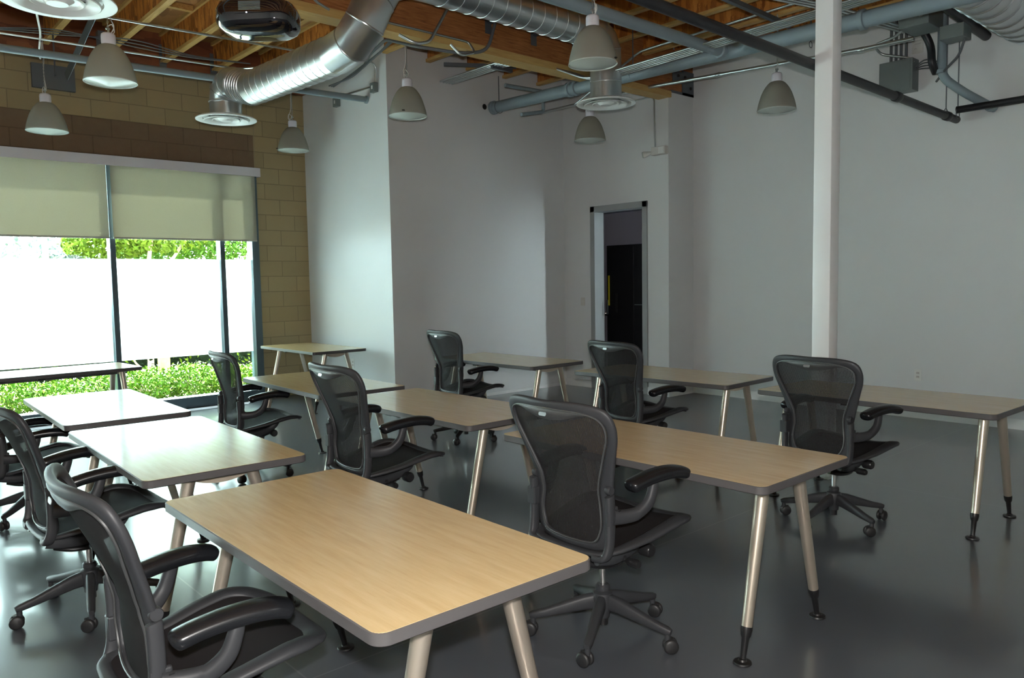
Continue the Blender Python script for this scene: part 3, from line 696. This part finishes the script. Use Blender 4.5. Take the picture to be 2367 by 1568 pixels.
pipe('drain_pipe', [(6.6, 7.72, 3.725), (6.6, -2, 3.50)], .070, 'bluepipe', 'long thick grey-blue pipe sloping across under the joists, open end near the back wall', 'pipe',
     extra=couplings([((6.6, 7.70, 3.7245), (0, 1, 0)), ((6.6, 6.35, 3.693), (0, 1, 0)), ((6.6, 6.25, 3.691), (0, 1, 0)), ((6.6, 2.98, 3.615), (0, 1, 0))], .07, 'bluepipe', .025))
rodhang('hanger_rod', (6.6, 7.60, 3.79), 4.1, 'thin rod holding the open end of the thick grey-blue pipe', .075)
pipe('branch_pipe', [(XB+.3, 4.28, 3.64), (6.6, 4.28, 3.64)], .052, 'bluepipe', 'grey-blue branch pipe meeting the thick grey-blue pipe above the pendant lamps', 'pipe',
     extra=couplings([((6.50, 4.28, 3.64), (1, 0, 0))], .056, 'bluepipe', .035))
pipe('sprinkler_pipe', [(XB, 8.24, 3.545), (5.055, 8.24, 3.71)], .036, 'bluepipe', 'slim grey-blue pipe running along the block wall above the window', 'pipe',
     extra=couplings([((5.045, 8.24, 3.708), (1, 0, 0))], .038, 'bluepipe', .012))
pipe('gas_pipe', [(-2, 2.86, 3.17), (8.40, 2.86, 3.0)], .036, 'blackpipe', 'black pipe passing behind the white column towards the right wall', 'pipe',
     extra=couplings([((8.15, 2.86, 3.004), (1, 0, 0)), ((7.0, 2.86, 3.023), (1, 0, 0))], .036, 'blackpipe', .05))
pipe('gas_branch', [(8.22, 2.80, 3.06), (8.22, -2, 3.06)], .034, 'blackpipe', 'black branch pipe along the right wall leaving the picture', 'pipe')
for x, y, lab in ((8.12, 2.86, 'rod holding the end of the black pipe, the one over its tee'), (8.22, 2.79, 'rod holding the black branch pipe near the right wall')):
    rodhang('hanger_rod', (x, y, 3.07), 4.15, lab, .045)
rodhang('hanger_rod', (6.6, 5.42, 3.76), 4.15, 'rod on the thick pipe behind the big pendant lamp, by the black pipe', .075)
rodhang('hanger_rod', (7.42, 3.86, 3.80), 4.15, 'thin rod dropping to the silver conduit beside the white column', .03)
# small U of grey pipe near the open end
pipe('offset_pipe', [(6.18, 7.0, 3.808), (6.80, 7.0, 3.822), (6.80, 7.0, 3.58), (6.43, 7.0, 3.50)], .022, 'bluepipe', 'small U-shaped grey pipe around the thick pipe end', 'pipe', .04)
# conduit bundle
for i in range(5):
    dx = i*.045
    pipe('conduit', [(5.83+dx, 7.80, 3.955), (5.83+dx, 6.72, 3.955-.0*i), (5.98+dx, 6.30, 3.90), (6.02+dx, 5.55, 3.56), (6.10+dx, 4.9, 3.60), (6.25+dx*.9, 3.0, 3.68), (6.35+dx*.8, -2, 3.74)], .0125, 'emt',
         'thin galvanised conduit in the parallel bundle below the joists', 'conduit', .12, 10, group='parallel galvanised conduits')
for p, q, lab in (((5.70, 7.55, 4.085), (6.45, 7.10, 4.085), 'short dark strut bar by the back wall over the conduit ends'), ((5.62, 3.72, 3.80), (6.75, 3.72, 3.78), 'short dark strut crossing the conduits above the branch pipe'), ((5.85, 6.85, 3.935), (6.15, 6.85, 3.935), 'tiny strut clamping the conduit ends')):
    tag(MB().bar(p, q, .04, .04).build('strut_channel', 'strut', smooth=False), lab, 'strut')
pipe('conduit', [(7.55, YA-.01, 3.80), (7.55, 5.9, 3.785), (7.55, 3.4, 3.645), (7.57, 2.95, 3.64)], .020, 'emt', 'thick silver conduit running past the pendant lamp by the column', 'conduit',
     extra=couplings([((7.55, 5.0, 3.735), (0, 1, -.02)), ((7.55, 3.42, 3.644), (0, 1, .05))], .020, 'emt', .03))
pipe('conduit', [(6.95, 6.6, 3.62), (6.95, 5.6, 4.02), (6.95, 2.0, 4.06), (6.95, -2, 4.06)], .012, 'emt', 'single thin conduit hugging the joists above the thick grey-blue pipe', 'conduit')
pipe('conduit', [(XB, 7.6, 3.78), (4.35, 7.6, 3.93)], .011, 'emt', 'thin silver conduit crossing below the joists behind the projector', 'conduit')
pipe('conduit', [(XB, 9.2, 3.93), (3.55, 8.4, 3.86), (3.7, 8.1, 3.84)], .010, 'emt', 'thin conduit over the slim grey-blue pipe reaching the duct elbow', 'conduit')
pipe('conduit', [(3.62, 5.93, 3.79), (4.78, 5.93, 3.79), (4.80, 5.86, 3.68), (4.58, 5.80, 3.60), (4.50, 5.85, 3.70)], .011, 'emt', 'bent conduit clipped along the girder flange', 'conduit', .05)
pipe('conduit', [(4.54, 5.75, 4.2), (4.19, 5.75, 3.64), (4.02, 5.72, 3.585), (3.9, 5.8, 3.66)], .013, 'emt', 'diagonal silver conduit bending under the girder', 'conduit', .06)
pipe('conduit', [(3.0, 5.80, 4.3), (3.04, 5.80, 3.92), (3.12, 5.86, 3.80), (3.3, 5.93, 3.78)], .011, 'emt', 'curved conduit dropping in front of the girder beside the big duct', 'conduit', .1)
pipe('flexible_conduit', [(5.0, 8.20, 4.08), (4.6, 7.4, 3.98), (4.35, 6.7, 3.92), (4.3, 6.1, 3.70), (4.7, 5.90, 3.66), (4.95, 5.85, 3.72), (5.03, 5.85, 3.95), (5.12, 5.85, 4.2)], .016, 'gcord', 'grey flexible cable looping along the girder', 'cable', .12)
for i in range(3):
    pipe('cable', [(4.98-.03*i, 8.9, 3.98), (4.9, 8.3, 4.0-.02*i), (4.75, 7.4, 4.04), (4.4+.05*i, 6.4, 4.05)], .010, 'gcord', 'grey cable sagging beside the bright wall behind the big duct', 'cable', .2, 8, group='sagging grey cables')
# bundle of cables near window side
for i in range(3):
    pipe('cable', [(1.3, 9.3, 4.08), (1.9, 8.8, 4.06-.03*i), (2.5, 8.4, 3.90+.04*i), (3.0, 8.3, 3.86+.01*i), (3.6, 8.2, 3.88)], .006, 'gcord', 'thin grey wire drooping under the joists above the window blind', 'cable', .2, 8, group='drooping ceiling wires')
pipe('cable', [(1.25, 6.7, 4.15), (1.28, 6.8, 3.86), (1.42, 7.2, 3.70), (1.58, 7.9, 3.74), (1.70, 8.6, 3.78), (1.80, 9.08, 3.80), (1.84, 9.17, 4.0)], .009, 'cord', 'white cord looping to the pendant lamp over the blind', 'cable', .15, 8)

# wall 1 electrical boxes
for (y, z, lab) in ((8.93, 3.80, 'small square junction box on the bright wall behind the slim pipe end'), (8.04, 3.81, 'small square junction box high on the bright wall with conduit above')):
    o = MB().box((X1-.055, y-.05, z-.055), (X1, y+.05, z+.055)).build('junction_box', 'panel', smooth=False, bevel=.003); tag(o, lab, 'junction box', 'junction boxes on the bright wall')
    MB().box((X1-.058, y-.012, z-.02), (X1-.055, y+.012, z+.02)).build('cover_label', 'plateg', o, smooth=False)
pipe('conduit', [(X1-.02, 8.90, 3.86), (X1-.02, 8.10, 3.83)], .011, 'emt', 'short conduit joining the two junction boxes on the bright wall', 'conduit')
pipe('conduit', [(X1-.03, 8.00, 3.87), (X1-.03, 7.98, 4.06), (X1-.2, 7.98, 4.12)], .011, 'emt', 'conduit rising from the upper junction box', 'conduit', .06)
tag(MB().box((1.86, YW-.05, 3.70), (2.28, YW, 3.96)).build('steel_plate', 'bracket', smooth=False), 'dark steel plate fixed to the top of the block wall', 'plate')
br_ = MB().bar((2.12, 8.2, 4.14), (2.05, 9.2, 3.70), .09, .006, (1, 0, .2)).bar((1.95, 9.2, 3.70), (1.95, 9.2, 4.12), .05, .006)
tag(br_.build('seismic_brace', 'strut', smooth=False), 'perforated grey strap slanting down over the slim pipe', 'brace')
tag(MB().box((2.22, 8.6, 3.88), (2.34, 8.68, 4.06)).box((2.27, 8.63, 3.62), (2.285, 8.645, 3.9)).build('pipe_bracket', 'strut', smooth=False), 'small dark bracket above the slim pipe by the big lamp', 'bracket')
for (x, y, s, lab) in ((3.81, 9.76, -1, 'steel joist hanger at the rim board left of the duct elbow'), (3.21, 9.76, -1, 'steel joist hanger at the rim board nearer the pendant lamp'), (5.04, 5.945, -1, 'steel joist hanger on the girder over the conduit bend'), (5.65, 5.945, -1, 'steel joist hanger on the girder below the horizontal duct'), (6.26, 5.945, -1, 'steel joist hanger on the girder above the vertical duct')):
    hanger(x, y, 4.15 if y > 9 else 4.02, s, lab)
# girder end plate on the pilaster
o = MB().box((8.02, YB-.008, 3.80), (X3-.002, YB+.004, 3.83)).box((8.25, YB-.008, 3.80), (X3-.002, YB+.002, 4.10)).box((8.05, YB-.008, 3.93), (8.25, YB+.002, 4.08)).build('girder_bracket', 'bracket', smooth=False); tag(o, 'bolted steel bracket holding the girder end on the pilaster', 'bracket')
for x, z in ((8.42, 4.02), (8.42, 3.90), (8.30, 4.02), (8.16, 4.02)): MB().cyl((x, YB-.022, z), (x, YB-.006, z), .019, n=6).build('bolt', 'dark', o)

# right wall services
pn = MB().box((X3-.16, 3.255, 3.36), (X3, 3.585, 3.675)).build('electrical_panel', 'panel', smooth=False, bevel=.004); tag(pn, 'square grey electrical box high on the right wall', 'electrical box')
MB().box((X3-.166, 3.275, 3.375), (X3-.16, 3.57, 3.66)).build('cover', 'panel', pn, smooth=False, bevel=.002)
for y in (3.50, 3.45, 3.40, 3.35):
    pipe('conduit', [(X3-.08, y, 3.675), (X3-.08, y, 4.12)], .014, 'strut', 'vertical conduit rising from the grey electrical box', 'conduit', group='conduits above the electrical box')
pipe('conduit', [(X3-.12, 3.26, 3.63), (X3-.14, 3.30, 3.68), (X3-.2, 3.56, 3.76), (X3-.3, 3.58, 3.84), (X3-.35, 3.35, 3.86), (X3-.9, 2.9, 3.84)], .013, 'emt', 'looping conduit between the electrical box and the duct', 'conduit', .07)
for i in range(4):
    pipe('cable', [(X3-.08, 3.255, 3.60-.012*i), (X3-.12, 3.15, 3.64-.03*i), (X3-.15, 3.02, 3.58-.02*i), (X3-.25, 2.93, 3.55-.01*i)], .007, 'gcord', 'thin cable arcing from the electrical box to the elbow pipe', 'cable', .05, 8, group='arcing cables beside the electrical box')
for i in range(3):
    pipe('conduit', [(8.2, 3.30-.05*i, 3.90), (7.2, 3.62-.05*i, 4.0), (5.2, 4.25-.05*i, 4.05)], .013, 'emt', 'slanting conduit behind the column head', 'conduit', .1, 10, group='slanting conduits by the column head')
pipe('waste_pipe', [(8.1, 2.90, 4.1), (8.1, 2.90, 3.37), (8.15, 2.72, 3.20), (8.40, 2.60, 3.10), (X3, 2.56, 3.07)], .040, 'bluepipe', 'grey-blue pipe with a double elbow turning into the right wall', 'pipe', .1,
     extra=couplings([((8.1, 2.90, 3.82), (0, 0, 1)), ((8.1, 2.90, 3.42), (0, 0, 1)), ((8.44, 2.58, 3.085), (1, -.2, -.15))], .040, 'bluepipe', .02))
pipe('flexible_hose', [(7.85, 3.15, 4.0), (7.95, 3.05, 3.86), (8.05, 2.98, 3.68), (8.02, 2.96, 3.50), (8.1, 2.95, 3.42)], .035, 'blackpipe', 'dark wrapped hose sagging beside the elbow pipe', 'hose', .1)
pipe('refrigerant_line', [(6.4, 2.62, 3.86), (8.40, 2.62, 3.74)], .045, 'blackpipe', 'black insulated pipe below the ribbed duct, cut end showing', 'pipe')
hb_ = MB().box((7.60, 2.84, 3.76), (7.95, 3.10, 3.96)).build('control_box', 'panel', smooth=False, bevel=.004); tag(hb_, 'grey metal box with a yellow sticker below the thick pipe', 'electrical box')
MB().box((7.598, 2.93, 3.855), (7.600, 2.965, 3.90)).build('sticker', 'yellow', hb_, smooth=False)
o = MB().box((7.75, 2.60, 3.62), (7.95, 2.80, 3.74)).build('control_box', 'panel', smooth=False, bevel=.004); tag(o, 'smaller grey box beside the black insulated pipe', 'electrical box')
pipe('flexible_conduit', [(7.85, 2.62, 3.62), (7.95, 2.70, 3.50), (8.05, 2.85, 3.42), (8.2, 2.98, 3.36)], .011, 'gcord', 'thin curved cable from the smaller grey box', 'cable', .06)
pp = MB().box((X3-.004, 3.215, 3.74), (X3, 3.325, 3.93)).build('paper_notice', 'paper', smooth=False); tag(pp, 'small handwritten paper notice on the right wall near the electrical box', 'notice')
wr = MB()
for z, l in ((3.895, .06), (3.865, .075), (3.835, .065), (3.79, .03)):
    for i in range(int(l/.008)): wr.bar((X3-.0045, 3.30-i*.008, z), (X3-.0045, 3.294-i*.008, z+(.006 if i % 2 else -.004)), .0015, .002)
wr.build('handwriting', 'dark', pp, smooth=False)
# exit lighting over door
em = MB().box((X2-.07, 5.995, 3.045), (X2, 6.21, 3.145)).build('emergency_light', 'plate', smooth=False, bevel=.006); tag(em, 'beige emergency light unit with one swivel head beside the door top', 'emergency light')
MB().box((X2-.073, 6.01, 3.055), (X2-.07, 6.095, 3.135)).build('cover', 'plateg', em, smooth=False, bevel=.002)
MB().sweep([(X2-.05, 6.22, 3.085), (X2-.06, 6.27, 3.075), (X2-.09, 6.31, 3.065)], [.012, .03, .042], n=20).build('lamp_head', 'plate', em)
MB().sweep([(X2-.09, 6.31, 3.065), (X2-.10, 6.322, 3.062)], [.038, .036], n=20).build('lens', 'lens', em)
pipe('conduit', [(X2-.02, 6.18, 3.145), (X2-.02, 6.19, 3.78), (X2-.02, 6.72, 3.78)], .011, 'emt', 'conduit dropping to the emergency light', 'conduit', .08)
def plate(name, c, nrm, w, h, label, cat, sw=False):
    x, y, z = c
    o = MB().box((x-.006, y-w/2, z-h/2), (x, y+w/2, z+h/2)).build(name, 'plate' if sw else 'plateg', smooth=False, bevel=.002); tag(o, label, cat)
    if sw: MB().box((x-.013, y-.006, z-.012), (x-.006, y+.006, z+.012)).build('toggle', 'plateg', o, smooth=False)
    else:
        for dz in (.02, -.02):
            q = MB().box((x-.0075, y-.017, z+dz-.013), (x-.006, y+.017, z+dz+.013)).build('socket', 'plate', o, smooth=False)
            MB().box((x-.0078, y-.008, z+dz-.005), (x-.0075, y-.005, z+dz+.007)).box((x-.0078, y+.005, z+dz-.005), (x-.0075, y+.008, z+dz+.007)).build('slot', 'dark', q, smooth=False)
    return o
plate('light_switch', (X2, 7.463, 1.20), None, .075, .115, 'beige light switch plate left of the doorway', 'light switch', True)
plate('wall_outlet', (X3, 3.20, .455), None, .075, .12, 'white electrical outlet low on the right wall', 'electrical outlet')
plate('wall_outlet', (X1, 8.78, .485), None, .075, .12, 'white electrical outlet on the bright wall behind the corner table', 'electrical outlet')

# server cabinet in the closet
rk = empty('server_cabinet', (8.72, 7.16, 0), label='tall black equipment cabinet inside the dark doorway', cat='cabinet')
MB().box((0, -.36, .02), (.75, .52, 2.0)).build('body', 'rack', rk, smooth=False, bevel=.006)
dr = MB().box((-.02, -.0, .06), (0, .50, 1.97)).build('door', 'rack', rk, smooth=False, bevel=.004)
MB().box((-.024, .30, 1.02), (-.02, .34, 1.30)).build('latch', 'dark', dr, smooth=False)
MB().box((-.012, -.36, 1.13), (0, -.01, 1.14)).build('shelf_edge', 'panel', rk, smooth=False)
MB().box((-.025, .445, 1.12), (-.021, .475, 1.56)).build('label_strip', 'yellow', rk, smooth=False)
pipe('cable', [(9.0, 6.95, 2.0), (8.9, 6.98, 2.12), (8.85, 6.80, 2.14), (8.8, 6.72, 2.30), (8.75, 6.78, 2.6), (8.75, 6.75, 3.1)], .016, 'dark', 'black cable hanging over the equipment cabinet', 'cable', .1)

# ceiling projector
pj = empty('projector', (1.80, 3.97, 2.885), rz=R(-41.6), label='glossy black ceiling projector reflecting the window', cat='projector')
def slab(zs, name, mt, power=3.2):
    n = 48; vs = []; m_ = MB()
    for z, a, b in zs:
        for j in range(n):
            t = 2*pi*j/n; c, s = cos(t), sin(t); vs.append((a*math.copysign(abs(c)**(2/power), c), b*math.copysign(abs(s)**(2/power), s), z))
    fs = [(i*n+j, i*n+(j+1) % n, (i+1)*n+(j+1) % n, (i+1)*n+j) for i in range(len(zs)-1) for j in range(n)]
    fs += [tuple(range(n-1, -1, -1)), tuple(range((len(zs)-1)*n, len(zs)*n))]
    return m_.add(vs, fs).build(name, mt, pj, angle=70)
slab([(-.088, .03, .02), (-.0865, .08, .055), (-.081, .13, .09), (-.071, .165, .12), (-.055, .19, .14), (-.03, .203, .150), (.03, .205, .152), (.065, .19, .14), (.075, .17, .12)], 'housing', 'gloss')
vg = MB()
for i in range(7): vg.box((-.055, -.152, .005+i*.0065), (.055, -.147, .008+i*.0065))
vg.build('vent_grille', 'panel', pj, smooth=False)
MB().lathe([(0, -.002), (.003, -.002), (.003, .004)], (-.015, -.149, -.008), 12, 'y').build('status_light', 'led', pj)
MB().cyl((0, 0, .07), (0, 0, 1.26), .02).lathe([(0, .085), (.07, .085), (.07, .07)], n=24).build('mount_pole', 'blackpl', pj)

# ------------------------------------------------------------------ outside
def leaves(mb, n, fn, s0, s1, flat=0.):
    for _ in range(n):
        p = Vector(fn()); s = random.uniform(s0, s1)
        a = Vector((random.gauss(0, 1), random.gauss(0, 1), random.gauss(0, 1))).normalized(); u = a.orthogonal().normalized()
        u.rotate(Matrix.Rotation(random.random()*6.28, 3, a)); w = a.cross(u)
        mb.add([p-u*s, p+w*s*.45+a*s*.12, p+u*s, p-w*s*.45+a*s*.12], [(0, 1, 2, 3)])
def blob(c, r):
    def f():
        while True:
            q = [random.uniform(-1, 1) for _ in range(3)]; d = sum(x*x for x in q)
            if .25 < d < 1: return (c[0]+q[0]*r[0], c[1]+q[1]*r[1], c[2]+q[2]*r[2])
    return f
struct(MB().box((-14, YW+.2, -.25), (24, 60, -.06)).build('ground', 'soil', smooth=False))
def shrub(x, y, rx, ry, h, lab):
    o = empty('flowering_shrub', (x, y, -.06), label=lab, cat='shrub', group='white-flowering shrubs outside the window')
    m_ = MB(); m_.mi = 0; leaves(m_, 1500, blob((0, 0, h*.55), (rx, ry, h*.5)), .018, .040)
    m_.mi = 1; leaves(m_, 700, blob((0, 0, h*.62), (rx, ry, h*.48)), .016, .034); m_.build('foliage', ['leafA', 'leafC'], o, smooth=False)
    f_ = MB(); leaves(f_, 260, blob((0, 0, h*.68), (rx, ry, h*.46)), .014, .028); f_.build('blossom', 'petal', o, smooth=False)
    s_ = MB()
    for i in range(9): a = random.random()*6.28; s_.sweep([(0, 0, 0), (.3*rx*cos(a), .3*ry*sin(a), h*.4), (.7*rx*cos(a), .7*ry*sin(a), h*.8)], [.008, .006, .003], n=5)
    s_.build('stem', 'bark', o)
SH = ['beyond the glass at the far end beside the block pier', 'behind the side-on mesh chair', 'in front of the wooden stake', 'left of the wooden stake', 'under the lengthwise window table', 'below the middle of the lengthwise table', 'where the glaring table meets the glass', 'near the picture edge outside']
for i in range(10):
    x = 4.75-.52*i; y = 10.85+random.uniform(-.1, .12)
    lab = 'white-flowered green shrub '+SH[min(i, 7)] if i < 8 else 'white-flowered shrub further along the window outside'
    shrub(x, y, .38, .42, .46+random.uniform(-.04, .04), lab)
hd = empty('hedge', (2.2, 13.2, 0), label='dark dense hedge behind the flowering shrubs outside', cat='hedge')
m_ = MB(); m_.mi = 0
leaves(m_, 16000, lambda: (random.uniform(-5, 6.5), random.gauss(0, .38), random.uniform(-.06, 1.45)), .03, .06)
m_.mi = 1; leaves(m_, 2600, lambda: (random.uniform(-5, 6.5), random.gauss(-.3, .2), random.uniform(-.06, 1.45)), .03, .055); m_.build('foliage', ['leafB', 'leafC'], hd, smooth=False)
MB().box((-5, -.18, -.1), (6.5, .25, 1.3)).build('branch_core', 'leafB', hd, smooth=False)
tag(MB().box((3.79, 12.32, -.08), (3.94, 12.44, 1.6)).build('wooden_stake', 'post', smooth=False, bevel=.006), 'squared tan timber post outside the window', 'post')
def tree(x, y, limbs, crown, n, mats, lab, s0=.03, s1=.07):
    o = empty('tree', (x, y, -.06), label=lab, cat='tree')
    t_ = MB()
    for p, ra in limbs: q = cr(p, 4); t_.sweep(q, [ra*(1-.6*i/len(q)) for i in range(len(q))], n=9)
    t_.build('trunk', 'bark', o)
    c_ = MB()
    for k, (c, r) in enumerate(crown):
        c_.mi = k % len(mats); leaves(c_, n, blob(c, r), s0, s1)
    c_.build('crown', mats, o, smooth=False)
tree(3.70, 12.6, [([(0, 0, 0), (.05, .02, .5), (.0, .1, 1.2), (.15, .2, 2.0), (.35, .3, 3.0)], .055), ([(0, .1, 1.2), (-.25, .1, 1.7), (-.45, .2, 2.4)], .035), ([(.08, .15, 1.5), (.5, .2, 2.0), (.9, .2, 2.6)], .035), ([(.05, 0, .2), (-.18, -.02, .42), (-.25, 0, .62)], .02)],
     [((-.2, .3, 2.95), (.9, .8, .75)), ((.8, .5, 2.7), (.8, .7, .70)), ((.3, .2, 2.45), (1.1, .6, .35)), ((1.5, .9, 2.5), (.7, .6, .6)), ((-.3, .6, 2.25), (.7, .5, .25))], 1500, ['leafC', 'leafA'], 'leafy tree with pale twisting trunk growing by the timber post')
tree(5.3, 14.2, [([(0, 0, 0), (-.1, 0, 1.0), (.1, 0, 1.8), (-.1, 0, 3.0)], .08), ([(0, 0, 1.3), (.5, 0, 1.9), (.9, 0, 2.5)], .05), ([(0, 0, 1.5), (-.5, 0, 2.0), (-1.0, 0, 2.3)], .04)],
     [((0, 0, 2.9), (1.3, .9, .9)), ((-.9, -.2, 2.35), (.8, .6, .4)), ((.9, .2, 2.5), (.9, .7, .55))], 1500, ['leafC', 'leafA', 'leafB'], 'broad green tree outside behind the narrow window bay')
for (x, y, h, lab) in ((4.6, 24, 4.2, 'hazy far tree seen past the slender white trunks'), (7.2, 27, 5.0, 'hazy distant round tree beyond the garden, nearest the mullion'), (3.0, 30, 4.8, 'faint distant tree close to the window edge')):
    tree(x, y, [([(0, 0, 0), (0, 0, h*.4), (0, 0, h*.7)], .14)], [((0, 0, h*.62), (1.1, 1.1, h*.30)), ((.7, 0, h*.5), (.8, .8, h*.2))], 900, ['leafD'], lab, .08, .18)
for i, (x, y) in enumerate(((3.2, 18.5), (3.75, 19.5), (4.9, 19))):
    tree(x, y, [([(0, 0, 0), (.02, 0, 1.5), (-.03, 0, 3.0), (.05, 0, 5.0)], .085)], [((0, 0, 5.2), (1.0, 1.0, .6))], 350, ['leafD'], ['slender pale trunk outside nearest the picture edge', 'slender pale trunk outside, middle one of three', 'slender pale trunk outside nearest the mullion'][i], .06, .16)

# ------------------------------------------------------------------ light
sc = bpy.context.scene
wd_ = D.worlds.new('World'); sc.world = wd_; wd_.use_nodes = True
bg = wd_.node_tree.nodes['Background']
bg.inputs['Color'].default_value = (.78, .96, .99, 1); bg.inputs['Strength'].default_value = 8.5
sl = D.lights.new('sun', 'SUN'); sl.energy = 42; sl.angle = R(.6); sl.color = (.97, 1, .95)
so_ = D.objects.new('sun', sl); COL.objects.link(so_)
so_.rotation_euler = Vector((-.25, -.42, -.88)).to_track_quat('-Z', 'Y').to_euler()
# the photographer's flash, just above the lens
fl = D.lights.new('camera_flash', 'POINT'); fl.energy = 80; fl.shadow_soft_size = .03; fl.color = (1, .97, .93)
fo = D.objects.new('camera_flash', fl); COL.objects.link(fo); fo.location = (0, 0, 1.64)

# ------------------------------------------------------------------ camera
cd = D.cameras.new('camera'); cam = D.objects.new('camera', cd); COL.objects.link(cam); sc.camera = cam
yaw, pitch, roll, f_px, h = .844611118, .0746794472, -.0177902608, 1793.99548, 1.50611499
fw = Vector((cos(yaw)*cos(pitch), sin(yaw)*cos(pitch), -sin(pitch))); r0 = Vector((sin(yaw), -cos(yaw), 0)); u0 = r0.cross(fw)
r_ = r0*cos(roll)+u0*sin(roll); u_ = -r0*sin(roll)+u0*cos(roll)
mt = Matrix((r_, u_, -fw)).transposed().to_4x4(); mt.translation = Vector((0, 0, h)); cam.matrix_world = mt
cd.sensor_width = 36; cd.lens = 36*f_px/2367; cd.clip_start = .05; cd.clip_end = 200
vs_ = sc.view_settings; vs_.view_transform = 'Standard'; vs_.look = 'None'; vs_.exposure = 2.25; vs_.gamma = 1; vs_.use_curve_mapping = False
sc.cycles.max_bounces = 10; sc.cycles.diffuse_bounces = 5; sc.cycles.transparent_max_bounces = 16; sc.cycles.sample_clamp_indirect = 15
